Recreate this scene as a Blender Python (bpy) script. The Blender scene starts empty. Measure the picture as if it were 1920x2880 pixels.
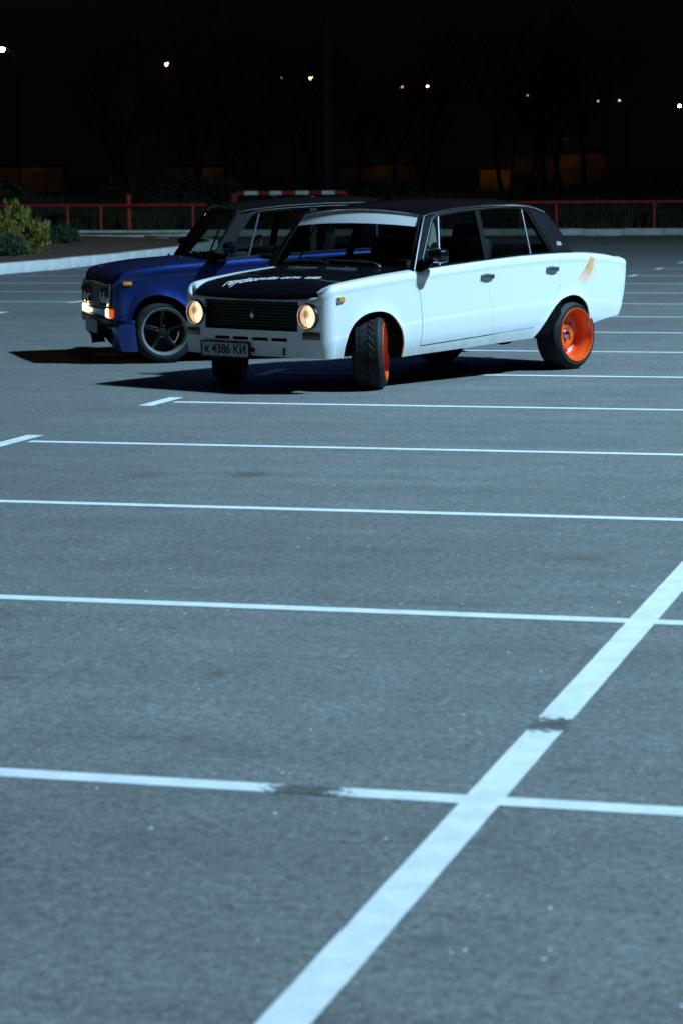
import bpy, bmesh, math, random
from mathutils import Vector, Matrix
R = math.radians
random.seed(7)
scene = bpy.context.scene
C = scene.collection

# ---------------------------------------------------------------- camera
cd = bpy.data.cameras.new('camera'); cam = bpy.data.objects.new('camera', cd); C.objects.link(cam)
cr = Vector((0.96363168, 0.26706149, -0.00959951)); cu = Vector((-0.02652722, 0.13133837, 0.99098261))
cf = Vector((-0.26591408, 0.95468759, -0.13364621))
M = Matrix((cr, cu, -cf)).transposed().to_4x4(); M.translation = (0, -6.25755, 1.6223)
cam.matrix_world = M
cd.sensor_fit = 'VERTICAL'; cd.sensor_height = 22.3; cd.sensor_width = 14.87; cd.lens = 22.3*7099.4/2880
cd.clip_end = 3000; cd.clip_start = .1
cd.dof.use_dof = True; cd.dof.focus_distance = 16.8; cd.dof.aperture_fstop = 3.0; cd.dof.aperture_blades = 6
scene.camera = cam

# ---------------------------------------------------------------- sky: night
w = bpy.data.worlds.new('World'); scene.world = w; w.use_nodes = True
nt = w.node_tree; bg = nt.nodes['Background']
sky = nt.nodes.new('ShaderNodeTexSky'); sky.sky_type = 'NISHITA'; sky.sun_disc = False
sky.sun_elevation = R(-2.0); sky.sun_rotation = R(200); sky.air_density = 1.0; sky.dust_density = 4.0
glow = nt.nodes.new('ShaderNodeMix'); glow.data_type = 'RGBA'; glow.blend_type = 'ADD'; glow.inputs[0].default_value = 1.0
nt.links.new(sky.outputs[0], glow.inputs[6]); glow.inputs[7].default_value = (.026, .023, .025, 1)      # faint even glow of the town in the night air
nt.links.new(glow.outputs[2], bg.inputs[0]); bg.inputs[1].default_value = 0.05

scene.view_settings.view_transform = 'Standard'; scene.view_settings.look = 'None'
scene.view_settings.exposure = 0.0; scene.view_settings.gamma = 1.0; scene.view_settings.use_curve_mapping = False

# floodlight mast that lights the car park (stands to the right, outside the picture); its lamps are built with it below
MAST = (15.5, 13.6, 0.0); MAST_H = 22.0; FLOOD_W = 37500.0; FLOOD_COL = (.47, .79, 1.03)

# ---------------------------------------------------------------- materials
def nodes(name):
    m = bpy.data.materials.new(name); m.use_nodes = True
    return m, m.node_tree, m.node_tree.nodes['Principled BSDF']
def mat(name, col, rough=.5, metal=0., coat=0., spec=.5, var=.12, scale=30., bump=0., emit=None, es=0., coatr=.05):
    m, t, b = nodes(name)
    b.inputs['Roughness'].default_value = rough; b.inputs['Metallic'].default_value = metal
    b.inputs['Coat Weight'].default_value = coat; b.inputs['Coat Roughness'].default_value = coatr
    b.inputs['Specular IOR Level'].default_value = spec
    tc = t.nodes.new('ShaderNodeTexCoord'); n = t.nodes.new('ShaderNodeTexNoise')
    n.inputs['Scale'].default_value = scale; n.inputs['Detail'].default_value = 5
    t.links.new(tc.outputs['Object'], n.inputs['Vector'])
    r = t.nodes.new('ShaderNodeValToRGB'); e = r.color_ramp.elements
    e[0].position = .3; e[1].position = .7
    e[0].color = tuple(c*(1-var) for c in col)+(1,); e[1].color = tuple(min(1, c*(1+var)) for c in col)+(1,)
    t.links.new(n.outputs['Fac'], r.inputs['Fac']); t.links.new(r.outputs[0], b.inputs['Base Color'])
    if bump:
        bp = t.nodes.new('ShaderNodeBump'); bp.inputs['Strength'].default_value = bump; bp.inputs['Distance'].default_value = .01
        t.links.new(n.outputs['Fac'], bp.inputs['Height']); t.links.new(bp.outputs[0], b.inputs['Normal'])
    if emit:
        b.inputs['Emission Color'].default_value = tuple(emit)+(1,); b.inputs['Emission Strength'].default_value = es
    return m
def math_node(t, op, a=None, b=None, va=0., vb=0., clamp=False):
    n = t.nodes.new('ShaderNodeMath'); n.operation = op; n.use_clamp = clamp
    n.inputs[0].default_value = va; n.inputs[1].default_value = vb
    if a is not None: t.links.new(a, n.inputs[0])
    if b is not None: t.links.new(b, n.inputs[1])
    return n.outputs[0]
def noise(t, vec, scale, detail=4., rough=.55):
    n = t.nodes.new('ShaderNodeTexNoise'); n.inputs['Scale'].default_value = scale
    n.inputs['Detail'].default_value = detail; n.inputs['Roughness'].default_value = rough
    t.links.new(vec, n.inputs['Vector']); return n.outputs['Fac']
def ramp(t, fac, stops):
    r = t.nodes.new('ShaderNodeValToRGB'); el = r.color_ramp.elements
    while len(el) < len(stops): el.new(.5)
    for e, (p, c) in zip(el, stops):
        e.position = p; e.color = (c, c, c, 1) if isinstance(c, float) else tuple(c)+(1,)
    t.links.new(fac, r.inputs['Fac']); return r.outputs[0]
def mixc(t, fac, a, b, mode='MIX'):
    n = t.nodes.new('ShaderNodeMix'); n.data_type = 'RGBA'; n.blend_type = mode
    if isinstance(fac, float): n.inputs[0].default_value = fac
    else: t.links.new(fac, n.inputs[0])
    for s, v in ((6, a), (7, b)):
        if isinstance(v, tuple): n.inputs[s].default_value = v+(1,)
        else: t.links.new(v, n.inputs[s])
    return n.outputs[2]

def spots(t, vec, lst):
    """stain mask: sum of soft flattened blobs at ground points (x, y, rx, ry, strength)"""
    acc = None
    for (x, y, rx, ry, s) in lst:
        mp = t.nodes.new('ShaderNodeMapping'); mp.vector_type = 'TEXTURE'
        mp.inputs['Location'].default_value = (x, y, 0); mp.inputs['Scale'].default_value = (rx, ry, 1000)
        t.links.new(vec, mp.inputs['Vector'])
        ln = t.nodes.new('ShaderNodeVectorMath'); ln.operation = 'LENGTH'; t.links.new(mp.outputs[0], ln.inputs[0])
        v = math_node(t, 'SUBTRACT', None, ln.outputs['Value'], va=1., clamp=True)
        v = math_node(t, 'MULTIPLY', v, None, vb=s)
        acc = v if acc is None else math_node(t, 'ADD', acc, v)
    return acc

def asphalt_nodes(t, vec, dark=1.0):
    fine = noise(t, vec, 95, 3, .75); mid = noise(t, vec, 30, 5, .7); big = noise(t, vec, .35, 5, .55)
    c = ramp(t, fine, [(.30, (.060*dark, .061*dark, .062*dark)), (.5, (.145*dark, .146*dark, .145*dark)), (.70, (.26*dark, .26*dark, .255*dark))])
    c = mixc(t, .9, c, ramp(t, mid, [(.33, .60), (.66, 1.58)]), 'MULTIPLY')
    c = mixc(t, .9, c, ramp(t, big, [(.3, .84), (.7, 1.12)]), 'MULTIPLY')
    return c, fine, mid
def make_asphalt():
    m, t, b = nodes('asphalt')
    vec = t.nodes.new('ShaderNodeTexCoord').outputs['Object']
    c, fine, mid = asphalt_nodes(t, vec)
    st = spots(t, vec, [(-4.68, 6.53, .16, .22, .8), (-4.12, 6.69, .16, .2, 1.), (-2.57, 1.44, .05, .05, 1.), (-3.22, 1.22, .1, .05, .8),
                        (-2.50, .5, .07, .05, .8), (-2.36, .52, .06, .05, .7), (-1.20, .39, .10, .06, .9), (-1.22, -1.2, .08, .06, .8), (-1.9, 4.1, .35, .1, .5), (-2.2, 2.9, .4, .05, .5)])
    st = math_node(t, 'MULTIPLY', st, ramp(t, mid, [(.3, .3), (.6, 1.)]))
    c = mixc(t, math_node(t, 'MULTIPLY', st, None, vb=.85, clamp=True), c, (.045, .045, .045))
    # drips, scuffs and faint drag streaks
    v2 = t.nodes.new('ShaderNodeTexVoronoi'); v2.inputs['Scale'].default_value = 2.6; t.links.new(vec, v2.inputs['Vector'])
    drip = math_node(t, 'MULTIPLY', ramp(t, v2.outputs['Distance'], [(.02, 1.), (.10, 0.)]), ramp(t, noise(t, vec, 1.7, 2), [(.5, 0.), (.6, 1.)]))
    c = mixc(t, math_node(t, 'MULTIPLY', drip, None, vb=.55), c, (.05, .05, .05))
    mp = t.nodes.new('ShaderNodeMapping'); mp.inputs['Scale'].default_value = (.25, 2.2, 1); mp.inputs['Rotation'].default_value = (0, 0, .12); t.links.new(vec, mp.inputs['Vector'])
    c = mixc(t, .8, c, ramp(t, noise(t, mp.outputs[0], 1.6, 6, .65), [(.3, .82), (.7, 1.14)]), 'MULTIPLY')
    c = mixc(t, .8, c, ramp(t, noise(t, vec, 4.2, 6, .7), [(.3, .80), (.7, 1.16)]), 'MULTIPLY')
    # tar seams / hairline cracks
    wv = noise(t, vec, .9, 6, .65)
    crack = ramp(t, math_node(t, 'ABSOLUTE', math_node(t, 'SUBTRACT', wv, None, vb=.5)), [(.0, 1.), (.004, 0.)])
    c = mixc(t, math_node(t, 'MULTIPLY', crack, None, vb=.16), c, (.05, .05, .05))
    # pale stones, their sparkle painted in as near-white specks
    v = t.nodes.new('ShaderNodeTexVoronoi'); v.inputs['Scale'].default_value = 13; v.inputs['Randomness'].default_value = 1.
    t.links.new(vec, v.inputs['Vector'])
    grit_sparkle = ramp(t, v.outputs['Distance'], [(.05, 1.), (.075, 0.)])
    sel = ramp(t, noise(t, vec, 5.3, 1), [(.565, 0.), (.58, 1.)])
    c = mixc(t, math_node(t, 'MULTIPLY', grit_sparkle, sel), c, (.95, .95, .95))
    t.links.new(c, b.inputs['Base Color'])
    b.inputs['Roughness'].default_value = .82; b.inputs['Specular IOR Level'].default_value = .35
    bp = t.nodes.new('ShaderNodeBump'); bp.inputs['Strength'].default_value = .55; bp.inputs['Distance'].default_value = .006
    t.links.new(math_node(t, 'ADD', fine, mid), bp.inputs['Height']); t.links.new(bp.outputs[0], b.inputs['Normal'])
    return m
def make_linepaint():
    m, t, b = nodes('line_paint')
    vec = t.nodes.new('ShaderNodeTexCoord').outputs['Object']
    a, fine, mid = asphalt_nodes(t, vec, .55)
    pc = ramp(t, noise(t, vec, 9, 5, .6), [(.3, (.66, .67, .69)), (.6, (.80, .81, .83))])
    worn = spots(t, vec, [(-1.36, .91, .24, .165, 2.0), (-1.85, -.03, .185, .4, 1.9), (-1.62, 3.0, .1, .2, .5), (-1.0, 7.9, .5, .3, .5)])
    nz = math_node(t, 'ADD', math_node(t, 'MULTIPLY', noise(t, vec, 34, 6, .8), None, vb=1.15), math_node(t, 'MULTIPLY', worn, None, vb=.26))
    nz = math_node(t, 'ADD', nz, math_node(t, 'MULTIPLY', noise(t, vec, 140, 2, .7), None, vb=.12))
    wear = ramp(t, nz, [(.83, 0.), (.89, 1.)])
    pits = ramp(t, noise(t, vec, 75, 3, .8), [(.64, 0.), (.70, .75)])
    wear = math_node(t, 'MAXIMUM', wear, pits)
    t.links.new(mixc(t, wear, pc, a), b.inputs['Base Color']); b.inputs['Roughness'].default_value = .7
    bp = t.nodes.new('ShaderNodeBump'); bp.inputs['Strength'].default_value = .35; bp.inputs['Distance'].default_value = .005
    t.links.new(fine, bp.inputs['Height']); t.links.new(bp.outputs[0], b.inputs['Normal'])
    return m
def make_white_paint():
    m, t, b = nodes('white_car_paint')
    tc = t.nodes.new('ShaderNodeTexCoord').outputs['Object']
    sep = t.nodes.new('ShaderNodeSeparateXYZ'); t.links.new(tc, sep.inputs[0])
    n = noise(t, tc, 7, 6, .65)
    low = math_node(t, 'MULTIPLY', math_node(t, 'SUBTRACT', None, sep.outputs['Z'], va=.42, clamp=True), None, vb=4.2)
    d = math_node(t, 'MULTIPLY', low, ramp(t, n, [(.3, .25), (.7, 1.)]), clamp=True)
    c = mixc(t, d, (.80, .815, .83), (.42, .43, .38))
    t.links.new(c, b.inputs['Base Color']); b.inputs['Roughness'].default_value = .38
    b.inputs['Coat Weight'].default_value = .8; b.inputs['Coat Roughness'].default_value = .06
    return m
def make_glass(name, tint, refl=1.0, rough=0.0):
    m = bpy.data.materials.new(name); m.use_nodes = True; t = m.node_tree
    for n in list(t.nodes):
        if n.type != 'OUTPUT_MATERIAL': t.nodes.remove(n)
    out = [n for n in t.nodes if n.type == 'OUTPUT_MATERIAL'][0]
    tr = t.nodes.new('ShaderNodeBsdfTransparent'); gl = t.nodes.new('ShaderNodeBsdfGlossy'); mx = t.nodes.new('ShaderNodeMixShader')
    gl.inputs['Roughness'].default_value = rough
    vec = t.nodes.new('ShaderNodeTexCoord').outputs['Object']
    col = ramp(t, noise(t, vec, 6, 4), [(.3, tuple(c*.94 for c in tint)), (.7, tint)])
    t.links.new(col, tr.inputs[0])
    ge = t.nodes.new('ShaderNodeNewGeometry'); dt = t.nodes.new('ShaderNodeVectorMath'); dt.operation = 'DOT_PRODUCT'   # Schlick, the same from both sides of the pane
    t.links.new(ge.outputs['Incoming'], dt.inputs[0]); t.links.new(ge.outputs['Normal'], dt.inputs[1])
    g1 = math_node(t, 'SUBTRACT', None, math_node(t, 'ABSOLUTE', dt.outputs['Value']), va=1., clamp=True)
    f1 = math_node(t, 'ADD', math_node(t, 'MULTIPLY', math_node(t, 'POWER', g1, None, vb=5.), None, vb=.92), None, vb=.07)
    f2 = math_node(t, 'MULTIPLY', f1, None, vb=refl, clamp=True)
    t.links.new(f2, mx.inputs[0]); t.links.new(tr.outputs[0], mx.inputs[1]); t.links.new(gl.outputs[0], mx.inputs[2])
    t.links.new(mx.outputs[0], out.inputs[0])
    return m
def make_lamp_lens(name, cols, strength, edge=.35):
    """fluted lit lamp glass: vertical prisms, hot lower half, darker bulb shield in the middle"""
    m, t, b = nodes(name)
    tc = t.nodes.new('ShaderNodeTexCoord').outputs['Object']
    sep = t.nodes.new('ShaderNodeSeparateXYZ'); t.links.new(tc, sep.inputs[0])
    y, z = sep.outputs['Y'], sep.outputs['Z']
    fl = t.nodes.new('ShaderNodeTexNoise'); fl.noise_dimensions = '1D'; fl.inputs['Scale'].default_value = 60; fl.inputs['Detail'].default_value = 2
    t.links.new(y, fl.inputs['W'])
    sh = spots(t, tc, [])if False else None
    r2 = math_node(t, 'SQRT', math_node(t, 'ADD', math_node(t, 'POWER', math_node(t, 'MULTIPLY', y, None, vb=1.), None, vb=2.),
                                        math_node(t, 'POWER', math_node(t, 'SUBTRACT', z, None, vb=.018), None, vb=2.)))
    shield = ramp(t, math_node(t, 'MULTIPLY', r2, None, vb=10.), [(.20, .30), (.42, 1.)])
    hot = ramp(t, math_node(t, 'ADD', math_node(t, 'MULTIPLY', y, None, vb=5.), None, vb=.5), [(.1, .32), (.75, 1.)])
    k = math_node(t, 'MULTIPLY', shield, hot)
    k = math_node(t, 'MULTIPLY', k, ramp(t, fl.outputs['Fac'], [(.35, .45), (.65, 1.3)]))
    lens = mixc(t, hot, cols[0], cols[1])
    t.links.new(lens, b.inputs['Emission Color'])
    t.links.new(math_node(t, 'MULTIPLY', k, None, vb=strength), b.inputs['Emission Strength'])
    b.inputs['Base Color'].default_value = (.35, .3, .25, 1); b.inputs['Roughness'].default_value = .12; b.inputs['Coat Weight'].default_value = 1.
    return m

MT = {}
MT['asphalt'] = make_asphalt(); MT['line'] = make_linepaint()
MT['white'] = make_white_paint()
MT['black_paint'] = mat('black_car_paint', (.005, .005, .009), .35, spec=.08, coat=1., coatr=.03, var=.2, scale=6)
MT['pillar'] = mat('satin_black_pillar', (.006, .006, .008), .5, spec=.12, var=.2)
MT['blue'] = mat('blue_metallic_paint', (.045, .095, .42), .36, metal=.92, coat=.8, coatr=.07, var=.06, scale=300)
MT['trim'] = mat('black_trim', (.012, .012, .013), .45, var=.2)
MT['rubber'] = mat('tyre_rubber', (.016, .017, .020), .66, var=.35, scale=25, bump=.15, spec=.28)
MT['chrome'] = mat('chrome', (.62, .64, .68), .16, metal=1., var=.05)
MT['orange'] = mat('orange_wheel_paint', (.90, .10, .012), .34, coat=.7, var=.06, scale=15)
MT['silver'] = mat('polished_rim', (.42, .43, .44), .34, metal=.6, coat=.5, var=.05)
MT['darkmetal'] = mat('dark_metal', (.03, .03, .033), .4, metal=.6, var=.2)
MT['under'] = mat('underbody', (.006, .006, .006), .95, var=.3, spec=.05)
MT['interior'] = mat('interior_vinyl', (.016, .016, .017), .6, var=.2)
MT['glass'] = make_glass('window_glass', (.62, .66, .66), .8)
MT['ventglass'] = make_glass('vent_glass', (.75, .8, .76), 1.2)
MT['amber'] = mat('amber_lens', (.75, .26, .02), .15, coat=1., var=.15, emit=(1., .35, .03), es=.05)
MT['amber_off'] = mat('amber_lens_unlit', (.10, .05, .015), .2, coat=1., var=.2)
MT['headlamp'] = make_lamp_lens('lit_headlamp', ((1., .50, .22), (1., .74, .46)), 1.9)
MT['headlamp_off'] = mat('unlit_headlamp', (.10, .11, .12), .08, coat=1., var=.2, scale=60)
MT['poslamp'] = mat('lit_position_lamp', (.8, .7, .55), .2, var=.1, emit=(1., .78, .48), es=2.6)
MT['orangelit'] = mat('lit_orange_lens', (.9, .2, .02), .2, var=.1, emit=(1., .12, .008), es=.8)
MT['plate'] = mat('plate_white', (.52, .55, .55), .5, var=.1)
MT['ink'] = mat('plate_ink', (.01, .01, .012), .6)
MT['letter'] = mat('hood_vinyl', (.78, .82, .92), .5, var=.35, scale=25)
MT['decal'] = mat('orange_vinyl', (1., .44, .22), .45, var=.08, scale=40)
MT['strip'] = mat('sun_strip_vinyl', (.93, .93, .95), .5, var=.03)
MT['ctrim'] = mat('pale_cabin_trim', (.55, .56, .48), .6, var=.08)
MT['handle'] = mat('handle_metal', (.20, .21, .25), .35, metal=.7, var=.1)
MT['wiper'] = mat('wiper_metal', (.25, .25, .26), .3, metal=.8)
MT['kerbw'] = mat('painted_kerb', (.78, .80, .82), .7, var=.10, scale=6, bump=.3)
MT['kerbg'] = mat('concrete_kerb', (.66, .66, .62), .8, var=.2, scale=9, bump=.4)
MT['soil'] = mat('bare_soil', (.11, .062, .042), .95, var=.5, scale=14, bump=1.)
MT['verge'] = mat('rough_verge', (.018, .018, .010), .95, var=.5, scale=3, bump=.8)
MT['red'] = mat('red_fence_paint', (.36, .030, .018), .5, var=.25, scale=12)
MT['barw'] = mat('white_band_paint', (.75, .78, .8), .5, var=.12, scale=12)
MT['gold'] = mat('golden_conifer', (.16, .15, .022), .6, var=.5, scale=9)
MT['green'] = mat('dark_conifer', (.03, .065, .03), .6, var=.5, scale=9)
MT['teal'] = mat('blue_juniper', (.03, .065, .055), .6, var=.5, scale=9)
MT['grass'] = mat('dry_tall_grass', (.026, .028, .012), .8, var=.6, scale=2)
MT['bark'] = mat('bark', (.035, .03, .025), .9, var=.4, scale=8, bump=.6)
MT['leaf'] = mat('tree_leaf', (.03, .04, .018), .6, var=.5, scale=2)
MT['farpole'] = mat('dark_far_pole', (.02, .02, .02), .8, var=.2, spec=.1)
MT['pole'] = mat('galvanised_pole', (.22, .22, .22), .5, metal=.4, var=.2, scale=4)
MT['sodium'] = mat('lit_street_lamp', (.8, .6, .3), .4, emit=(1., .72, .38), es=14.)
MT['sodium_dim'] = mat('dim_street_lamp', (.8, .6, .3), .4, emit=(1., .66, .32), es=2.2)
MT['coolamp'] = mat('lit_bright_lamp', (.8, .7, .7), .4, emit=(1., .82, .72), es=60.)
MT['floodglass'] = mat('lit_flood_glass', (.8, .9, 1.), .3, emit=(.75, .93, 1.), es=60.)
MT['wall'] = mat('glow_mottled_wall', (.26, .16, .08), .9, var=.75, scale=.9)  # strong mottling stands in for broken patches of warm lamp glow
MT['roof'] = mat('sheet_roof', (.022, .018, .015), .8, var=.3, scale=1.5)
MT['board'] = mat('board_print', (.30, .26, .18), .6, var=.3, scale=.7)

# ---------------------------------------------------------------- helpers
def finish(name, bm, m, parent=None, smooth=True, angle=38, hint=None, doubles=True, slots=None):
    if doubles: bmesh.ops.remove_doubles(bm, verts=bm.verts, dist=2e-5)
    bm.normal_update()
    if hint is not None:
        s = 0.
        for f in bm.faces: s += f.normal.dot(hint(f.calc_center_median()) if callable(hint) else hint)*f.calc_area()
        if s < 0: bmesh.ops.reverse_faces(bm, faces=bm.faces)
    me = bpy.data.meshes.new(name); bm.to_mesh(me); bm.free()
    for mm in (slots or [m]): me.materials.append(MT[mm] if isinstance(mm, str) else mm)
    if smooth:
        me.polygons.foreach_set('use_smooth', [True]*len(me.polygons)); me.set_sharp_from_angle(angle=R(angle))
    o = bpy.data.objects.new(name, me); C.objects.link(o)
    if parent: o.parent = parent
    return o
def thing(name, label, cat, loc=(0, 0, 0), rz=0., group=None):
    o = bpy.data.objects.new(name, None); C.objects.link(o); o.location = loc; o.rotation_euler = (0, 0, rz)
    o['label'] = label; o['category'] = cat; o.empty_display_size = .2
    if group: o['group'] = group
    return o
def struct(o, label=None):
    o['kind'] = 'structure'
    if label: o['label'] = label
    return o
def grid(bm, pts, skip=None, flip=False):
    vs = [[bm.verts.new(p) for p in row] for row in pts]
    for i in range(len(vs)-1):
        for j in range(len(vs[i])-1):
            if skip and skip(i, j): continue
            q = [vs[i][j], vs[i+1][j], vs[i+1][j+1], vs[i][j+1]]
            co = [tuple(round(c, 5) for c in v.co) for v in q]
            if len(set(co)) < 3: continue
            try: bm.faces.new(q[::-1] if flip else q)
            except ValueError: pass
    return vs
def box(bm, c, s, rot=None, bev=0.):
    t = Matrix.Translation(Vector(c))
    if rot is not None: t = t @ rot.to_4x4()
    r = bmesh.ops.create_cube(bm, size=1., matrix=t @ Matrix.Diagonal((s[0], s[1], s[2], 1)))
    if bev:
        es = list({e for v in r['verts'] for e in v.link_edges})
        bmesh.ops.bevel(bm, geom=es, offset=bev, segments=2, affect='EDGES', profile=.6)
def tube(bm, pts, r, n=8, caps=True):
    pts = [Vector(p) for p in pts]; rs = r if isinstance(r, (list, tuple)) else [r]*len(pts)
    rings = []; up = None
    for i, p in enumerate(pts):
        d = (pts[min(i+1, len(pts)-1)]-pts[max(i-1, 0)]).normalized()
        if up is None: up = d.orthogonal().normalized()
        up = (up-d*up.dot(d)).normalized(); s = d.cross(up)
        rings.append([bm.verts.new(p+(up*math.cos(a)+s*math.sin(a))*rs[i]) for a in [2*math.pi*k/n for k in range(n)]])
    for a, b in zip(rings, rings[1:]):
        for k in range(n): bm.faces.new((a[k], a[(k+1) % n], b[(k+1) % n], b[k]))
    if caps:
        bm.faces.new(rings[0][::-1]); bm.faces.new(rings[-1])
def lathe(bm, prof, n=64, axis='Y', off=(0, 0, 0)):
    """prof: (r, a) pairs swept round the axis"""
    rings = []
    for r, a in prof:
        ring = []
        for k in range(n):
            t = 2*math.pi*k/n; c, s = r*math.cos(t), r*math.sin(t)
            v = {'Y': (c, a, s), 'X': (a, c, s), 'Z': (c, s, a)}[axis]
            ring.append(bm.verts.new((v[0]+off[0], v[1]+off[1], v[2]+off[2])))
        rings.append(ring)
    for a, b in zip(rings, rings[1:]):
        for k in range(n): bm.faces.new((a[k], a[(k+1) % n], b[(k+1) % n], b[k]))
    return rings
def lin(tab, x):
    if x <= tab[0][0]: return tab[0][1]
    for (a, va), (b, vb) in zip(tab, tab[1:]):
        if x <= b: return va+(vb-va)*(x-a)/(b-a) if b > a else vb
    return tab[-1][1]
class Pchip:
    def __init__(s, tab):
        s.t = sorted(tab); n = len(s.t); h = [s.t[i+1][0]-s.t[i][0] for i in range(n-1)]
        d = [(s.t[i+1][1]-s.t[i][1])/h[i] for i in range(n-1)]; s.m = [d[0]]+[0]*(n-2)+[d[-1]]
        for i in range(1, n-1): s.m[i] = 0 if d[i-1]*d[i] <= 0 else 2*d[i-1]*d[i]/(d[i-1]+d[i])
    def __call__(s, x):
        t = s.t
        if x <= t[0][0]: return t[0][1]
        if x >= t[-1][0]: return t[-1][1]
        for i in range(len(t)-1):
            if x <= t[i+1][0]: break
        h = t[i+1][0]-t[i][0]; u = (x-t[i][0])/h; m = s.m
        return (t[i][1]*(1+2*u)*(1-u)**2+h*m[i]*u*(1-u)**2+t[i+1][1]*u*u*(3-2*u)+h*m[i+1]*u*u*(u-1))
def smooth_curve(pts, k=4):
    out = []
    P = [Vector((a, b, 0)) for a, b in pts]
    for i in range(len(P)-1):
        p0, p1, p2, p3 = P[max(i-1, 0)], P[i], P[i+1], P[min(i+2, len(P)-1)]
        for j in range(k):
            t = j/k
            v = .5*((2*p1)+(p2-p0)*t+(2*p0-5*p1+4*p2-p3)*t*t+(3*p1-p0-3*p2+p3)*t**3)
            out.append((v.x, v.y))
    out.append(pts[-1]); return out
def linspace(a, b, n): return [a+(b-a)*i/(n-1) for i in range(n)]
def clip(v, a, b): return max(a, min(b, v))
def sstep(x): x = clip(x, 0., 1.); return x*x*(3-2*x)

# ---------------------------------------------------------------- the car park: asphalt, painted lines
bm = bmesh.new()
grid(bm, [[(x, y, 0) for y in (-14, 0, 14, 28, 42, 55.5)] for x in (-70, -40, -20, 0, 20, 45)])
asphalt = struct(finish('asphalt', bm, 'asphalt', smooth=False, hint=Vector((0, 0, 1))), 'worn grey asphalt of the night car park')
DB = 2.69; XT = -6.07; XC = -1.368; ZL = .0018
def flat(name, poly, z=ZL, m='line'):
    bm = bmesh.new(); bm.faces.new([bm.verts.new((x, y, z)) for x, y in poly])
    return finish(name, bm, m, asphalt, smooth=False, hint=Vector((0, 0, 1)))
def edge_line(name, x0, x1, y, hw, z=ZL):
    n = max(2, int(abs(x1-x0)/.12)); rnd = random.Random(int(y*100))
    xs = linspace(x0, x1, n); bm = bmesh.new()
    grid(bm, [[(x, y-hw+rnd.uniform(-.0012, .0012), z), (x, y+hw+rnd.uniform(-.0012, .0012), z)] for x in xs])
    return finish(name, bm, 'line', asphalt, smooth=False, hint=Vector((0, 0, 1)))
for k in range(-2, 17):
    edge_line('bay_line', XT+.1, 3.30, k*DB, .045)
    flat('bay_end_mark', [(XT-.055, k*DB-.34), (XT+.055, k*DB-.34), (XT+.055, k*DB+.34), (XT-.055, k*DB+.34)], ZL+.0018)
for k in range(6, 13):
    edge_line('bay_line', -16.0, -11.95, 18.85+(k-6)*2.6, .045)
    y = 18.85+(k-6)*2.6; flat('bay_end_mark', [(-11.98, y-.3), (-11.86, y-.3), (-11.86, y+.3), (-11.98, y+.3)], ZL+.0018)
bm = bmesh.new(); rnd = random.Random(3)
grid(bm, [[(XC-.052+rnd.uniform(-.0012, .0012), y, ZL+.0036), (XC+.052+rnd.uniform(-.0012, .0012), y, ZL+.0036)] for y in linspace(-8, 44, 420)])
finish('row_line', bm, 'line', asphalt, smooth=False, hint=Vector((0, 0, 1)))

# verge beyond the kerb, reaching the horizon
bm = bmesh.new(); rnd = random.Random(5)
ys = [55.66, 57, 58.5, 60, 64, 70, 80, 100, 130, 180, 260, 400, 700, 1200]
grid(bm, [[(x, y, .10+(0 if y < 58 else rnd.uniform(-.05, .15))) for y in ys] for x in [-900, -500, -300, -200, -140]+[-110+4*i for i in range(50)]+[140, 300, 700]])
struct(finish('verge', bm, 'verge', hint=Vector((0, 0, 1))), 'dark rough ground beyond the fence')
# kerb stones
def kerb_mesh(L, wd, h, name, m):
    bm = bmesh.new(); box(bm, (0, 0, h/2), (L-.012, wd, h), bev=.02); o = finish(name, bm, m, angle=50); return o
def kerb_run(parent, pts, wd, h, m, name='kerb_stone', L=1.0):
    proto = None; acc = []
    P = [Vector((a, b, 0)) for a, b in pts]
    segs = []
    for a, b in zip(P, P[1:]):
        n = max(1, round((b-a).length/L))
        for i in range(n): segs.append((a.lerp(b, i/n), a.lerp(b, (i+1)/n)))
    rnd = random.Random(11)
    for a, b in segs:
        d = b-a
        if proto is None:
            proto = kerb_mesh(L, wd, h, name, m); o = proto
        else:
            o = proto.copy(); C.objects.link(o)
        o.parent = parent; o.location = (a+b)/2+Vector((0, 0, rnd.uniform(-.006, .006)))
        o.rotation_euler = (0, 0, math.atan2(d.y, d.x)+rnd.uniform(-.006, .006)); o.scale = (d.length/L, 1, 1)
far_kerb = struct(thing('kerb', 'pale concrete kerb along the far edge of the car park', 'kerb')); del far_kerb['category']
kerb_run(far_kerb, [(-36, 56.2), (-20, 55.75), (-2, 55.58), (9, 55.58)], .16, .17, 'kerbg')
# planting bed on the left
bed = struct(thing('planting_bed', 'raised planting bed of bare soil edged with a white kerb', 'bed')); del bed['category']
outline = [(-16.75, 24), (-16.55, 30), (-16.42, 34), (-16.42, 38), (-16.6, 42), (-17.2, 45.5), (-18.4, 48.0), (-20.2, 49.6), (-23, 50.5), (-36, 51.6)]
kerb_run(bed, outline[:6], .20, .18, 'kerbw')
kerb_run(bed, outline[5:], .16, .20, 'kerbg')
bm = bmesh.new(); rnd = random.Random(2)
rows = []
for (a, b) in outline:
    rows.append([(a-.08-t*(a+40)*1.0, b, .13+(rnd.uniform(0, .07) if t > .02 else 0)) for t in (0, .01, .03, .06, .1, .16, .24, .35, .5, .7, 1.)])
grid(bm, rows)
finish('soil', bm, 'soil', bed, hint=Vector((0, 0, 1)))

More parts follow.
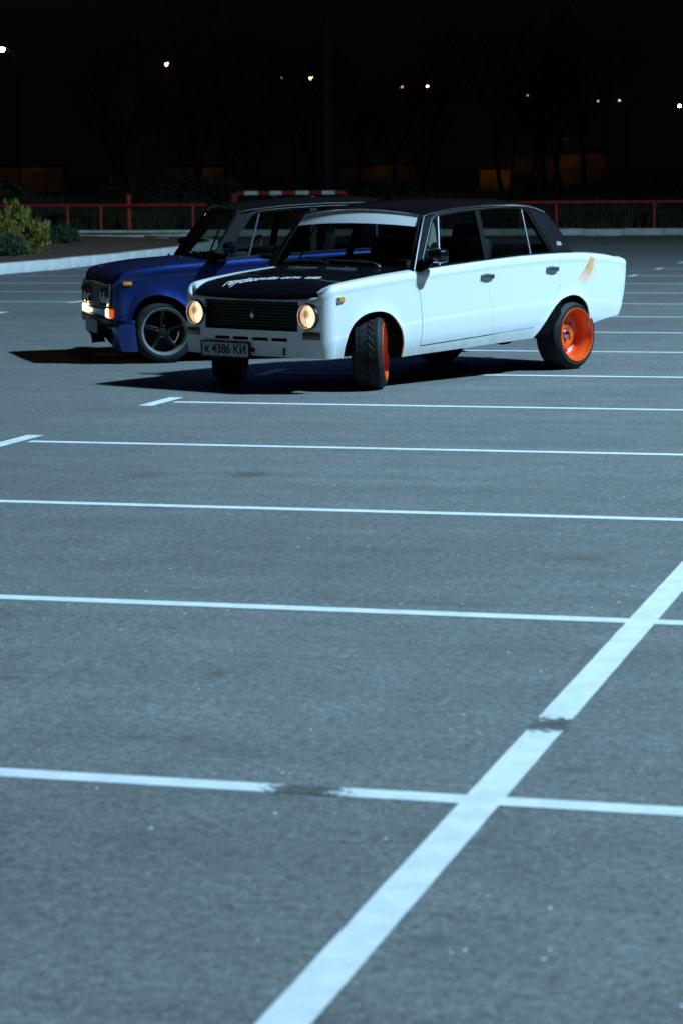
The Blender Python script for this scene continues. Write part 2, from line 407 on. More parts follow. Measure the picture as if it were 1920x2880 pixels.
# ---------------------------------------------------------------- cars
ROWS = [0, .003, .008, .016, .028, .045, .062, .070, .076, .10, .14, .19, .24, .29, .33, .36, .374, .380, .386, .394, .41, .44, .47, .50, .53, .56, .59, .62, .65, .69, .75]
INSET = [(0, .046), (.003, .032), (.008, .022), (.016, .013), (.028, .007), (.045, .004), (.062, .0045), (.070, .0065), (.076, .0070), (.14, .006), (.24, .004), (.36, .0035),
         (.374, .0035), (.380, .0028), (.386, .0008), (.394, .0), (.44, .001), (.53, .010), (.60, .028), (.66, .050), (.75, .080)]
zb = Pchip([(1.74, .788), (1.66, .802), (1.565, .813), (1.38, .831), (1.197, .847), (.85, .872), (.4, .900), (0, .922), (-.565, .946), (-.95, .951), (-1.3, .946), (-1.6, .930), (-1.76, .916), (-1.89, .893)])
YP = Pchip([(1.70, .752), (1.5, .773), (1.2, .789), (.8, .798), (.2, .804), (-.5, .801), (-1.0, .793), (-1.4, .781), (-1.7, .767), (-1.89, .755)])
FARCH = smooth_curve([(1.642, .262), (1.632, .34), (1.602, .42), (1.552, .495), (1.488, .545), (1.415, .575), (1.333, .588), (1.24, .587), (1.150, .563), (1.078, .511), (1.026, .437), (.998, .349), (.990, .231)])
RARCH = smooth_curve([(-.632, .283), (-.688, .334), (-.770, .430), (-.860, .520), (-.940, .572), (-1.027, .600), (-1.128, .611), (-1.235, .588), (-1.315, .527), (-1.362, .440), (-1.378, .362)])
def zlow_tab(apron):
    t = [(1.9, apron), (1.66, apron)]+[(x, max(z, apron) if x > 1.6 else z) for x, z in FARCH]+RARCH+[(-1.5, .366), (-1.7, .388), (-1.89, .41)]
    return sorted((x, z) for x, z in t)
TUCK = Pchip([(.30, .16), (.366, .145), (.40, .115), (.474, .075), (.591, .034), (.696, .012), (.80, 0), (.84, 0), (.862, .008), (.880, .024), (.893, .048), (.91, .06)])
DF = lambda z: lin([(.30, .787), (.334, .786), (.509, .780), (.702, .803), (.866, .848), (1, .87)], z)
BG = lambda z: lin([(.3, -.10), (.335, -.095), (.92, .010), (1, .02)], z)
DRT = [(.36, -.612), (.373, -.628), (.42, -.70), (.48, -.765), (.55, -.845), (.62, -.917), (.70, -.952), (1., -.957)]
DR = lambda z: lin(DRT, z)
zDR = lambda x: lin([(-b, a) for a, b in DRT], -x)
zd = lambda x: .309+(.767-x)*.046
GAP = .0028
def tilt_y(z): return .735-(z-.93)*.34
zrail = Pchip([(.56, 1.288), (.42, 1.308), (.149, 1.336), (-.25, 1.354), (-.58, 1.354), (-.74, 1.346), (-.86, 1.325), (-.98, 1.287)])

def arch_d2(x, z):
    best = 9.
    for arch in (FARCH, RARCH):
        for (ax, az), (bx_, bz_) in zip(arch, arch[1:]):
            dx, dz = bx_-ax, bz_-az; t = clip(((x-ax)*dx+(z-az)*dz)/(dx*dx+dz*dz), 0., 1.)
            best = min(best, (ax+dx*t-x)**2+(az+dz*t-z)**2)
    return best
def flange(bm, depth=.012):
    """turn the free edges of a panel inwards so that the sheet shows its thickness"""
    bmesh.ops.remove_doubles(bm, verts=bm.verts, dist=2e-5); bm.normal_update()
    be = [e for e in bm.edges if e.is_boundary]; nrm = {v.index: v.normal.copy() for v in bm.verts}; bm.verts.index_update()
    r = bmesh.ops.extrude_edge_only(bm, edges=be)
    for v in [g for g in r['geom'] if isinstance(g, bmesh.types.BMVert)]:
        c = v.co
        if c.x > 1.74 or c.x < -1.86: d = Vector((-.7 if c.x > 0 else .7, 0 if abs(c.y) < .5 else (-.7 if c.y > 0 else .7), 0))
        elif abs(c.y) > .55: d = Vector((0, -1 if c.y > 0 else 1, 0))
        else: d = Vector((0, 0, -1))
        v.co = c+d*depth
def build_car(cfg):
    root = thing(cfg['name'], cfg['label'], 'car', cfg['loc'], cfg['rz'])
    P1, P2 = cfg['paint'], cfg['top']
    kx = cfg['nose']; apron = cfg['apron']; ZT = zlow_tab(apron); zlow = lambda x: lin(ZT, x)
    def fx(v):                       # nose length, tail tuck
        x, y, z = v
        if x < -1.38: x += TUCK(z)*sstep((-1.38-x)/.42)
        x += cfg['shift']*sstep((x-.78)/.45)
        if x > 1.212+cfg['shift']: x = 1.212+cfg['shift']+(x-1.212-cfg['shift'])*kx
        return (x, y, z)
    def inset(d): return lin(INSET, d)
    def side(x, z, extra=0.):
        y = YP(x)-inset(max(0., zb(x)-z))-extra
        if z < .72:
            y += .014*math.exp(-arch_d2(x, z)/(.030**2))
        return (x, y, z)
    def seg(A, B, ts, lo, hi, extra=0.):
        out = []
        for t in ts:
            col = []
            for d in ROWS:
                x = A(.6)+(B(.6)-A(.6))*t
                for _ in range(3):
                    z = clip(zb(x)-d, lo(x), max(lo(x), hi(x))); x = A(z)+(B(z)-A(z))*t
                z = clip(zb(x)-d, lo(x), max(lo(x), hi(x)))
                col.append(side(x, z, extra))
            out.append(col)
        return out
    cst = lambda v: (lambda z: v)
    fcols = sorted({round(x, 4) for x, z in FARCH} | {round(v, 4) for v in linspace(1.70, 1.65, 4)} | {round(v, 4) for v in linspace(.985, .786, 10)}, reverse=True)
    ts_f = [(1.70-x)/(1.70-.786) for x in fcols]
    qcols = sorted({round(x, 4) for x, z in RARCH} | {round(v, 4) for v in linspace(-.612, -.632, 3)} | {round(-v, 4) for _, v in [(0, .765), (0, .845), (0, .9545), (0, .9575), (0, .70), (0, .917), (0, .952)]} | {round(v, 4) for v in linspace(-1.385, -1.89, 16)}, reverse=True)
    ts_q = [(-.612-x)/(-.612+1.89) for x in qcols]
    def mir(pts, s): return [[(a, b*s, c) for a, b, c in (fx(v) for v in col)] for col in pts]
    def ztF(y): return .700+.012*(abs(y)/.64)**2            # top edge of the nose
    def frontcurve(a):                                     # front corner, a in 0..1
        t = a*math.pi/2; return 1.70+.115*math.sin(t), .64+.112*math.cos(t), math.sin(t), math.cos(t)
    zcorner = Pchip([(0, zb(1.70)), (.3, .779), (.6, .748), (.85, .722), (1., .712)])
    def corner_cols():
        out = []
        for a in linspace(0, 1, 13):
            x, y, nx, ny = frontcurve(a); zt = zcorner(a); col = []
            for d in ROWS:
                z = clip(zt-d, apron, zt); i = inset(zt-z)*(1-.8*a*(1 if d > .1 else 0))+max(0, .36-z)*.12*a
                col.append((x-nx*i, y-ny*i, z))
            out.append(col)
        return out
    def rear_cols():
        out = []
        for a in linspace(0, 1, 11):
            t = a*math.pi/2; x, y = -1.89-.115*math.sin(t), .64+.116*math.cos(t); col = []
            for d in ROWS:
                z = clip(.893-d, .41, .893); i = inset(.893-z); col.append((x+math.sin(t)*i, y-math.cos(t)*i, z))
            out.append(col)
        for y in linspace(.60, 0, 6):
            out.append([(-2.005-.012*(1-(y/.64)**2)+inset(.893-clip(.893-d, .41, .893)), y, clip(.893-d, .41, .893)) for d in ROWS])
        return out
    # hood / deck surfaces
    crown = lambda y, w=.70: .030*(1-(y/w)**2)
    zhc = Pchip([(1.835, .700), (1.815, .712), (1.79, .730), (1.74, .758), (1.66, .785), (1.565, .803), (1.38, .826), (1.197, .845), (.85, .872), (.75, .878)])
    def hood_z(x, y): return zhc(x)+crown(y)*sstep((1.84-x)/.22)
    hw = lambda x: lin([(.75, .672), (1.3, .660), (1.6, .640), (1.75, .620), (1.84, .600)], x)
    # ---- body shell: wings, sills, quarters, nose and tail panels, wing tops
    bm = bmesh.new()
    ysn = sorted({-.64, .64, -.475, .475, -.55, .55, -.375, -.215, -.185, -.02, .02, .185, .215, .375, -.3, .3, -.1, .1, 0})
    zsn = [apron]+[z for z in (.262, .30, .34, .378, .402, .43, .455, .50, .56, .62, .670) if z > apron+.01]
    for s in (1, -1):
        b2 = bmesh.new()
        grid(b2, mir(seg(cst(1.70), lambda z: DF(z)+.0036, ts_f, zlow, zb), s))
        grid(b2, mir(seg(cst(.786), cst(-.612), linspace(0, 1, 30), zlow, lambda x: zd(x)-(.0085 if x > -.12 else .004)), s))
        qhi = lambda x: (zDR(x)-GAP*.5 if x > -.957 else zb(x))
        grid(b2, mir(seg(cst(-.612), cst(-1.89), ts_q, zlow, qhi), s))
        cc = corner_cols()
        grid(b2, mir(cc, s)); grid(b2, mir(rear_cols(), s))
        # wing top between shoulder and bonnet gap
        outer = [side(x, zb(x)) for x in linspace(.78, 1.70, 24)]+[c[0] for c in cc[1:]]
        strip = []
        for (x, y, z) in outer:
            xi = min(x, 1.785); yi = hw(xi)+.004; zi = hood_z(xi, yi)
            if y < yi: yi = y
            strip.append([(x+(xi-x)*t, y+(yi-y)*t, z+(zi-z)*t+.006*math.sin(math.pi*t)) for t in (0, .15, .4, .7, 1.)])
        grid(b2, mir(strip, s))
        # shelf beside the boot lid and below the side glass
        sh = []
        for x in linspace(-.90, -1.95, 18):
            y = YP(clip(x, -1.89, 1))-.046; sh.append([(x, y, zb(clip(x, -1.89, 9))), (x, .69, zb(clip(x, -1.89, 9))+.006)])
        grid(b2, mir(sh, s))
        b2.normal_update()
        tot = sum(f.normal.y*s*f.calc_area() for f in b2.faces if abs(f.normal.y) > .7)
        me = bpy.data.meshes.new('tmp'); b2.to_mesh(me); b2.free(); bm.from_mesh(me); bpy.data.meshes.remove(me)
    bmesh.ops.remove_doubles(bm, verts=bm.verts, dist=2e-5)
    for f in bm.faces:
        c = f.calc_center_median(); f.normal_update()
        h = Vector((.15 if c.x > 1.6 else (-.15 if c.x < -1.75 else 0), c.y, .2 if c.z > .7 else -.02))
        if abs(f.normal.x) > .8: h = Vector((c.x, 0, 0))
        if abs(f.normal.z) > .8: h = Vector((0, 0, 1))
        if f.normal.dot(h) < 0: f.normal_flip()
    # nose panel with grille opening and four slots
    def nose_pt(y, z):
        d = ztF(y)-z; i = inset(d) if d < .1 else 0.
        return fx((1.815+.02*(1-(y/.64)**2)-i-max(0, .36-z)*.12, y, z))
    pts = [[nose_pt(y, z) for z in zsn+[ztF(y)-.028, ztF(y)-.016, ztF(y)-.008, ztF(y)-.003, ztF(y)]] for y in ysn]
    def skip(i, j):
        yc = (ysn[i]+ysn[i+1])/2; zs = zsn+[.672]; zc = (zs[min(j, len(zs)-1)]+zs[min(j+1, len(zs)-1)])/2
        if abs(yc) < .475 and .455 < zc < .670 and j < len(zsn)-1: return True
        if cfg['kind'] == 'a' and .378 < zc < .402:
            return any(a < yc < b for a, b in ((-.375, -.215), (-.185, -.02), (.02, .185), (.215, .375)))
        return False
    b3 = bmesh.new(); grid(b3, pts, skip); b3.normal_update()
    if sum(f.normal.x for f in b3.faces) < 0: bmesh.ops.reverse_faces(b3, faces=b3.faces)
    me = bpy.data.meshes.new('tmp'); b3.to_mesh(me); b3.free(); bm.from_mesh(me); bpy.data.meshes.remove(me)
    flange(bm); body = finish('body', bm, P1, root, angle=32)
    # ---- doors
    def door(A, B, s, hx, name='door'):
        bm = bmesh.new(); grid(bm, mir(seg(A, B, linspace(0, 1, 26), zd, zb), s))
        flange(bm); o = finish(name, bm, P1, root, angle=32, hint=Vector((0, s, 0)))
        hz = zb(hx)-.128; x, y, z = side(hx, hz)
        bm = bmesh.new(); n_ = 28; fr_, bk_ = [], []                # oval lift handle with a hollow behind the paddle
        for k in range(n_):
            a = 2*math.pi*k/n_; c, q = math.cos(a), math.sin(a); ex = .068*abs(c)**.7*(1 if c > 0 else -1); ez = .031*abs(q)**.8*(1 if q > 0 else -1)
            bk_.append(bm.verts.new((x+ex, s*(y-.004), z+ez))); fr_.append(bm.verts.new((x+ex*.93, s*(y+.013), z+ez*.88)))
        for k in range(n_): bm.faces.new((bk_[k], bk_[(k+1) % n_], fr_[(k+1) % n_], fr_[k]))
        bm.faces.new(fr_); box(bm, (x, s*(y+.012), z+.017), (.112, .022, .012), bev=.005)
        box(bm, (x+.066, s*(y+.010), z+.006), (.013, .022, .036), bev=.004); box(bm, (x-.066, s*(y+.010), z+.006), (.013, .022, .036), bev=.004)
        finish('handle', bm, cfg['handle'], o)
        return o
    for s in (1, -1):
        door(lambda z: DF(z)-.0036, lambda z: BG(z)+GAP*.4, s, .0)
        door(lambda z: BG(z)-GAP*.4, lambda z: DR(z)+GAP*.4, s, -.845)
        # dark jamb behind the door gaps
        bm = bmesh.new(); grid(bm, mir(seg(cst(.95), cst(-1.0), linspace(0, 1, 30), lambda x: .30, lambda x: zb(x)-.01, .022), s))
        finish('door_jamb', bm, 'under', root, hint=Vector((0, s, 0)))
        # wheel housings
        for arch in (FARCH, RARCH):
            bm = bmesh.new(); pr = []
            for (x, z) in arch:
                y = side(x, z)[1]-.008; pr.append([fx((x, y*t+.40*(1-t), z+.012)) for t in (1, .5, 0)])
            grid(bm, [[(a, b*s, c) for a, b, c in col] for col in pr])
            bm.faces.new([bm.verts.new((fx((x, 0, 0))[0], .40*s, z+.012)) for x, z in arch[::3]])
            finish('wheel_housing', bm, 'under', root, smooth=False)
    # ---- bonnet, boot lid
    bm = bmesh.new(); pts = []
    for u in linspace(-1, 1, 25):
        col = []
        for v in linspace(0, 1, 30):
            xf = 1.828-.022*u*u-.03*max(0, abs(u)-.9)*4; v2 = v**1.25; x = xf+(.815-.07*u*u-xf)*v2; y = u*hw(x)
            rib = .008*(sstep((abs(abs(u)-.62)+0.0)/.05)-1)*-1*sstep((1.72-x)/.2)*sstep((x-.9)/.2)
            col.append(fx((x, y, hood_z(x, y)+rib-(.02 if v == 0 else 0))))
        pts.append(col)
    grid(bm, pts); finish('bonnet', bm, cfg['bonnet'], root, hint=Vector((0, 0, 1)))
    bm = bmesh.new()
    grid(bm, [[fx((x, u*.69, zb(x)+.006+.022*(1-u*u)-(.03*sstep((-1.90-x)/.09)))) for x in linspace(-1.185, -1.995, 20)] for u in linspace(-1, 1, 17)])
    finish('boot_lid', bm, cfg['bonnet'], root, hint=Vector((0, 0, 1)))
    # ---- cowl panel between bonnet and windscreen
    bm = bmesh.new()
    grid(bm, [[(.86-.07*u*u-.0*t, u*.72, hood_z(.82, u*.6)-.012) if t == 0 else (.70, u*.72, hood_z(.82, u*.6)-.006) for t in (0, 1)] for u in linspace(-1, 1, 9)])
    finish('cowl_panel', bm, cfg['bonnet'], root, hint=Vector((0, 0, 1)))
    # ---- greenhouse
    def wsp(s_, v, off=0.):
        bx_, by_, bz_ = .800+.085*(1-s_*s_), .705*s_, .878+.018*(1-s_*s_)
        tx, ty, tz = .548+.035*(1-s_*s_), .600*s_, 1.284+.045*(1-s_*s_)
        b = .018*math.sin(math.pi*v)+off
        return (bx_+(tx-bx_)*v+b*.78, by_+(ty-by_)*v, bz_+(tz-bz_)*v+b*.6)
    bm = bmesh.new(); grid(bm, [[wsp(s_, v) for v in linspace(0, 1, 11)] for s_ in linspace(-1, 1, 17)])
    ws = finish('windscreen', bm, 'glass', root, hint=Vector((1, 0, .5)))
    bm = bmesh.new(); tube(bm, [wsp(s_, 0, .006) for s_ in linspace(-1, 1, 15)]+[wsp(1, v, .006) for v in linspace(.05, 1, 10)]+[wsp(s_, 1, .006) for s_ in linspace(.95, -1, 15)]+[wsp(-1, v, .006) for v in linspace(.95, 0, 10)], .011, 8)
    finish('windscreen_seal', bm, cfg['seal'], root)
    if cfg['kind'] == 'a':
        bm = bmesh.new(); grid(bm, [[wsp(s_, v, .004) for v in linspace(.735+.03*s_*s_, .985, 6)] for s_ in linspace(-.985, .985, 21)])
        finish('sun_strip', bm, 'strip', ws, hint=Vector((1, 0, .5)))
    # roof
    bm = bmesh.new(); pts = []
    for u in linspace(-1, 1, 25):
        col = []
        for v in linspace(0, 1, 28):
            xf = .55+.035*(1-u*u); xr = -.985-.04*(1-u*u); x = xf+(xr-xf)*v; zr = zrail(x)
            y = u*(tilt_y(zr)+.012)
            col.append((x, y, zr+.052*(1-abs(u)**2.6)*sstep(.35+min(v, 1-v)/.25)))
        pts.append(col)
    grid(bm, pts); finish('roof', bm, P2, root, hint=Vector((0, 0, 1)), angle=50)
    # rear window
    def rwp(s_, v, off=0.):
        b = .02*math.sin(math.pi*v)+off
        return (-1.205-.04*(1-s_*s_)+(.215-.0*s_)*v-b, s_*(.665-.075*v), .956+.012*(1-s_*s_)+(.325+.025*(1-s_*s_))*v+b*.5)
    bm = bmesh.new(); grid(bm, [[rwp(s_, v) for v in linspace(0, 1, 9)] for s_ in linspace(-1, 1, 15)])
    finish('rear_window', bm, 'glass', root, hint=Vector((-1, 0, .5)))
    # side frames (A, B, C pillars) with window openings
    OUT = [(.845, .872), (.70, 1.085), (.556, 1.286), (.42, 1.308), (.149, 1.336), (-.25, 1.354), (-.58, 1.354), (-.74, 1.346), (-.86, 1.325), (-.972, 1.285), (-1.03, 1.235), (-1.105, 1.135), (-1.165, 1.03), (-1.205, .950), (-.95, .945), (-.4, .935), (0, .915), (.4, .893)]
    H1 = [(.722, .886), (.575, 1.075), (.448, 1.240), (.40, 1.268), (.30, 1.281), (.10, 1.297), (-.088, 1.307), (-.075, 1.15), (-.052, .924), (.35, .906)]
    H2 = [(-.108, .930), (-.128, 1.12), (-.150, 1.311), (-.40, 1.318), (-.64, 1.316), (-.715, 1.304), (-.755, 1.275), (-.84, 1.11), (-.922, .955), (-.5, .947)]
    SIDEW = {}
    for s in (1, -1):
        bm = bmesh.new(); edges = []
        for loop in (OUT, H1, H2):
            vs = [bm.verts.new((x, s*tilt_y(z), z)) for x, z in loop]
            edges += [bm.edges.new((vs[i], vs[(i+1) % len(vs)])) for i in range(len(vs))]
        bmesh.ops.triangle_fill(bm, use_beauty=True, use_dissolve=False, edges=edges)
        o = finish('pillar_frame', bm, 'pillar', root, smooth=False, hint=Vector((0, s, 0)))
        so = o.modifiers.new('thickness', 'SOLIDIFY'); so.thickness = .034; so.offset = -1
        # C pillar return to the rear window
        bm = bmesh.new(); cp = [(-.972, 1.285), (-1.03, 1.235), (-1.105, 1.135), (-1.165, 1.03), (-1.205, .950)]
        grid(bm, [[(x, s*tilt_y(z), z), (x-.03, s*(tilt_y(z)-.02), z+.004), rwp(s, 1-i/4)] for i, (x, z) in enumerate(cp)])
        finish('rear_pillar_return', bm, P2, root)
        bm = bmesh.new(); bm.faces.new([bm.verts.new((x, s*(tilt_y(z)-.045), z)) for x, z in [(-.79, 1.285), (-.86, 1.30), (-.96, 1.27), (-1.08, 1.135), (-1.14, 1.03), (-1.175, .965), (-.95, .965), (-.87, 1.12)]])
        finish('pillar_trim', bm, 'ctrim' if cfg['kind'] == 'a' else 'interior', root, smooth=False, hint=Vector((0, -s, 0)))
        def pane(name, loop, m='glass', dy=.016):
            bm = bmesh.new(); bm.faces.new([bm.verts.new((x, s*(tilt_y(z)-dy), z)) for x, z in loop])
            return finish(name, bm, m, root, smooth=False, hint=Vector((0, s, 0)))
        vt, vb = (.372, 1.272), (.505, .899)
        pane('vent_window', [(.722, .886), (.575, 1.075), (.448, 1.240), (.40, 1.268), vt, vb], 'ventglass')
        pane('side_window', [vb, vt, (.30, 1.281), (.10, 1.297), (-.088, 1.307), (-.075, 1.15), (-.052, .924), (.35, .906)])
        qt, qb = (-.690, 1.309), (-.655, .950)
        pane('side_window', [(-.108, .930), (-.128, 1.12), (-.150, 1.311), (-.40, 1.318), (-.64, 1.316), qt, qb, (-.5, .947)])
        pane('quarter_window', [qb, qt, (-.715, 1.304), (-.755, 1.275), (-.84, 1.11), (-.922, .955)])
        P = lambda x, z, o_=.002: (x, s*(tilt_y(z)+o_), z)
        for a, b in ((vt, vb), (qt, qb)):
            bm = bmesh.new(); tube(bm, [P(*a, -.008), P(*b, -.008)], .009, 6); finish('window_divider', bm, 'handle', root)
        # drip rail from the foot of the A pillar over the doors to the C pillar
        bm = bmesh.new(); tube(bm, [P(*q, .010) for q in [(.835, .882), (.70, 1.080), (.560, 1.276), (.50, 1.291), (.42, 1.302), (.149, 1.330), (-.25, 1.348), (-.58, 1.348), (-.74, 1.338), (-.86, 1.316), (-.96, 1.285)]], .009, 6)
        finish('drip_rail', bm, cfg['seal'], root)
        bm = bmesh.new(); tube(bm, [P(*q, .004) for q in [(.758, .884), (.60, 1.085), (.468, 1.252), (.41, 1.283), (.30, 1.296), (.10, 1.312), (-.25, 1.326), (-.64, 1.332), (-.73, 1.320), (-.785, 1.290), (-.87, 1.12), (-.955, .955)]], .007, 6)
        finish('window_trim', bm, cfg['trimm'], root)
        bm = bmesh.new(); tube(bm, [(x, s*(YP(x)-.050), zb(x)+.006) for x in linspace(.76, -.98, 20)], .008, 6); finish('waist_trim', bm, cfg['waist'], root)
        if cfg['kind'] == 'a':
            bm = bmesh.new()
            for q, (dx, hh) in enumerate(((0, .030), (-.018, .034), (-.036, .030), (-.050, .016))):
                box(bm, (-1.028+dx, s*(tilt_y(1.03)+.003), 1.028-(.007 if q == 3 else 0)), (.008, .006, hh), rot=Matrix.Rotation(R(8), 3, 'Y'))
            finish('badge', bm, 'letter', root, smooth=False)
        # mirror
        mz = .985 if s > 0 else .985
        bm = bmesh.new(); mx = .70; my = s*.875
        rot = Matrix.Rotation(R(-14*s), 3, 'Z')
        prof = [(-.055, .62), (-.045, .9), (-.01, 1.), (.03, .92), (.055, .60), (.064, .25)]
        rings = []
        for (dx, k) in prof:
            ring = []
            for a in [2*math.pi*i/24 for i in range(24)]:
                c, q = math.cos(a), math.sin(a); pw = .45
                v = rot @ Vector((dx, .098*k*abs(c)**pw*(1 if c > 0 else -1), .056*k*abs(q)**pw*(1 if q > 0 else -1)))
                ring.append(bm.verts.new((mx+v.x, my+v.y, mz+v.z)))
            rings.append(ring)
        for a, b in zip(rings, rings[1:]):
            for k in range(24): bm.faces.new((a[k], a[(k+1) % 24], b[(k+1) % 24], b[k]))
        bm.faces.new(rings[0][::-1]); bm.faces.new(rings[-1])
        tube(bm, [(mx, my-s*.05, mz-.045), (mx+.045, s*.815, mz-.085), (mx+.085, s*.772, mz-.115), (mx+.10, s*.752, mz-.118)], [.020, .018, .017, .022], 8)
        mo = finish('mirror', bm, 'black_paint', root)
        bm = bmesh.new(); v = rot @ Vector((-.0565, 0, 0)); box(bm, (mx+v.x, my+v.y, mz+v.z), (.003, .105, .052), rot=rot, bev=.001); finish('mirror_glass', bm, 'chrome', mo)
    # ---- front end
    def fxo(x): return fx((x, 0, .6))[0]
    if cfg['kind'] == 'a':
        bm = bmesh.new(); box(bm, (fxo(1.770), 0, .5625), (.012, .945, .212)); 
        gr = finish('grille', bm, 'trim', root, smooth=False)
        for k in range(9):
            bm = bmesh.new(); z = .470+k*.0232; box(bm, (fxo(1.792), 0, z), (.022, .940, .0075), bev=.002); finish('grille_bar', bm, 'trim', gr, smooth=False)
        bm = bmesh.new(); box(bm, (fxo(1.808), .0, .575), (.008, .034, .060), bev=.004); box(bm, (fxo(1.813), 0, .575), (.006, .016, .040), bev=.002); finish('grille_emblem', bm, 'chrome', gr)
        bm = bmesh.new()
        tube(bm, [(fxo(1.818), -.478, .458), (fxo(1.824), 0, .456), (fxo(1.818), .478, .458), (fxo(1.818), .478, .668), (fxo(1.824), 0, .670), (fxo(1.818), -.478, .668), (fxo(1.818), -.478, .458)], .007, 6); finish('grille_frame', bm, 'trim', gr)
        bm = bmesh.new(); box(bm, (fxo(1.775), 0, .39), (.01, .80, .05)); finish('air_slot_backing', bm, 'under', root, smooth=False)
        lamps = [(s*.578, .569, .083) for s in (1, -1)]
    else:
        bm = bmesh.new(); box(bm, (fxo(1.770), 0, .5625), (.012, 1.24, .212)); gr = finish('grille', bm, 'trim', root, smooth=False)
        for k in range(13):
            bm = bmesh.new(); y = -.24+k*.04; box(bm, (fxo(1.800), y, .5625), (.030, .010, .195), bev=.002); finish('grille_bar', bm, 'trim', gr, smooth=False)
        bm = bmesh.new(); box(bm, (fxo(1.826), 0, .562), (.020, 1.245, .205), bev=.004); finish('grille_surround', bm, 'trim', gr, smooth=False)
        bm = bmesh.new()
        tube(bm, [(fxo(1.84), -.62, .455), (fxo(1.852), 0, .452), (fxo(1.84), .62, .455), (fxo(1.835), .628, .675), (fxo(1.852), 0, .680), (fxo(1.835), -.628, .675), (fxo(1.84), -.62, .455)], .010, 8); finish('grille_frame', bm, 'silver', gr)
        lamps = [(s*y, .565, .068) for s in (1, -1) for y in (.535, .375)]
    for (y, z, r) in lamps:
        lit = cfg['kind'] == 'a'; x0 = fxo(1.806) if lit else fxo(1.835)
        bm = bmesh.new(); lathe(bm, [(r*1.17, -.05), (r*1.19, .0), (r*1.15, .022), (r*1.06, .028), (r*1.0, .020), (r*.99, -.01)], 40, 'X', (0, 0, 0))
        hl = finish('headlight', bm, 'chrome' if not lit else 'trim', root); hl.location = (x0, y, z)
        bm = bmesh.new(); lathe(bm, [(r*1.01, .008), (r*.92, .018), (r*.7, .027), (r*.4, .033), (r*.05, .035), (.0001, .035)], 40, 'X'); ln = finish('lens', bm, 'headlamp' if lit else 'headlamp_off', hl)
        if lit:
            bm = bmesh.new(); lathe(bm, [(r*1.10, .024), (r*1.12, .030), (r*1.06, .036), (r*1.02, .028)], 40, 'X'); finish('bezel', bm, 'chrome', hl)
    if cfg['kind'] == 'a':
        for s in (1, -1):
            bm = bmesh.new(); box(bm, (1.806, s*.612, .426), (.05, .150, .058), rot=Matrix.Rotation(R(14*s), 3, 'Z') @ Matrix.Rotation(R(-10*s*0), 3, 'Z'), bev=.008); finish('indicator', bm, 'amber_off', root)
            x, y, z = side(1.655, .690); bm = bmesh.new(); box(bm, (x, s*(y+.006), z), (.062, .03, .034), bev=.010); mk = finish('side_marker', bm, 'amber', root)
            bm = bmesh.new(); box(bm, (x, s*(y-.002), z), (.074, .03, .044), bev=.012); finish('marker_base', bm, 'chrome', mk)
        # number plate, bent slightly, with characters
        bm = bmesh.new(); box(bm, (1.848, -.245, .300), (.006, .490, .108), bev=.002); pl = finish('number_plate', bm, 'plate', root)
        bm = bmesh.new()
        for (c, sz) in (((1.850, -.245, .356), (.014, .505, .010)), ((1.850, -.245, .244), (.014, .505, .010)), ((1.850, .005, .300), (.014, .010, .12)), ((1.850, -.495, .300), (.014, .010, .12))): box(bm, c, sz, bev=.002)
        finish('plate_frame', bm, 'trim', pl)
        cu_ = bpy.data.curves.new('t', 'FONT'); cu_.body = 'к 4386 КИ'; cu_.size = .098; cu_.align_x = 'CENTER'; cu_.align_y = 'CENTER'; cu_.extrude = .001; cu_.offset = .002
        to = bpy.data.objects.new('t', cu_); C.objects.link(to); bpy.context.view_layer.update()
        me = bpy.data.meshes.new_from_object(to.evaluated_get(bpy.context.evaluated_depsgraph_get())); bpy.data.objects.remove(to)
        xs = [v.co.x for v in me.vertices]; k = .43/(max(xs)-min(xs)+1e-6)
        for v in me.vertices: v.co = Vector((1.8525+v.co.z, -.245+v.co.x*k, .300+v.co.y*.98))
        me.materials.clear(); me.materials.append(MT['ink']); po = bpy.data.objects.new('plate_characters', me); C.objects.link(po); po.parent = pl
        bm = bmesh.new(); lathe(bm, [(.016, -.01), (.016, .012), (.008, .014), (.0001, .014)], 16, 'X', (1.835, .030, .305)); finish('tow_eye', bm, 'under', root)
        bm = bmesh.new(); box(bm, (1.834, .345, .302), (.012, .010, .055), bev=.003); finish('bumper_bracket_slot', bm, 'under', root)
        # bonnet lettering, laid on the bonnet surface
        a = Vector((1.735, -.375)); b = Vector((1.500, .405)); up = Vector((-1, -.30)).normalized()
        for (word, t0, t1) in (('reydtcovka', 0., .565), ('org.', .600, .80), ('ua', .850, 1.)):
            cu_ = bpy.data.curves.new('t', 'FONT'); cu_.body = word; cu_.size = .1; cu_.shear = .35; cu_.offset = .003
            to = bpy.data.objects.new('t', cu_); C.objects.link(to); bpy.context.view_layer.update()
            me = bpy.data.meshes.new_from_object(to.evaluated_get(bpy.context.evaluated_depsgraph_get())); bpy.data.objects.remove(to)
            b4 = bmesh.new(); b4.from_mesh(me); bmesh.ops.triangulate(b4, faces=b4.faces)
            bmesh.ops.subdivide_edges(b4, edges=[e for e in b4.edges if e.calc_length() > .02], cuts=1); bpy.data.meshes.remove(me)
            xs = [v.co.x for v in b4.verts]; Lx = max(xs)-min(xs)
            for v in b4.verts:
                q = a+(b-a)*(t0+(t1-t0)*(v.co.x-min(xs))/Lx)+up*(v.co.y*1.35-.01); v.co = Vector((q.x, q.y, hood_z(q.x, q.y)+.0035))
            wo = finish('bonnet_word', b4, 'letter', root, smooth=False, hint=Vector((0, 0, 1)), doubles=False); wo['kind'] = 'stuff'
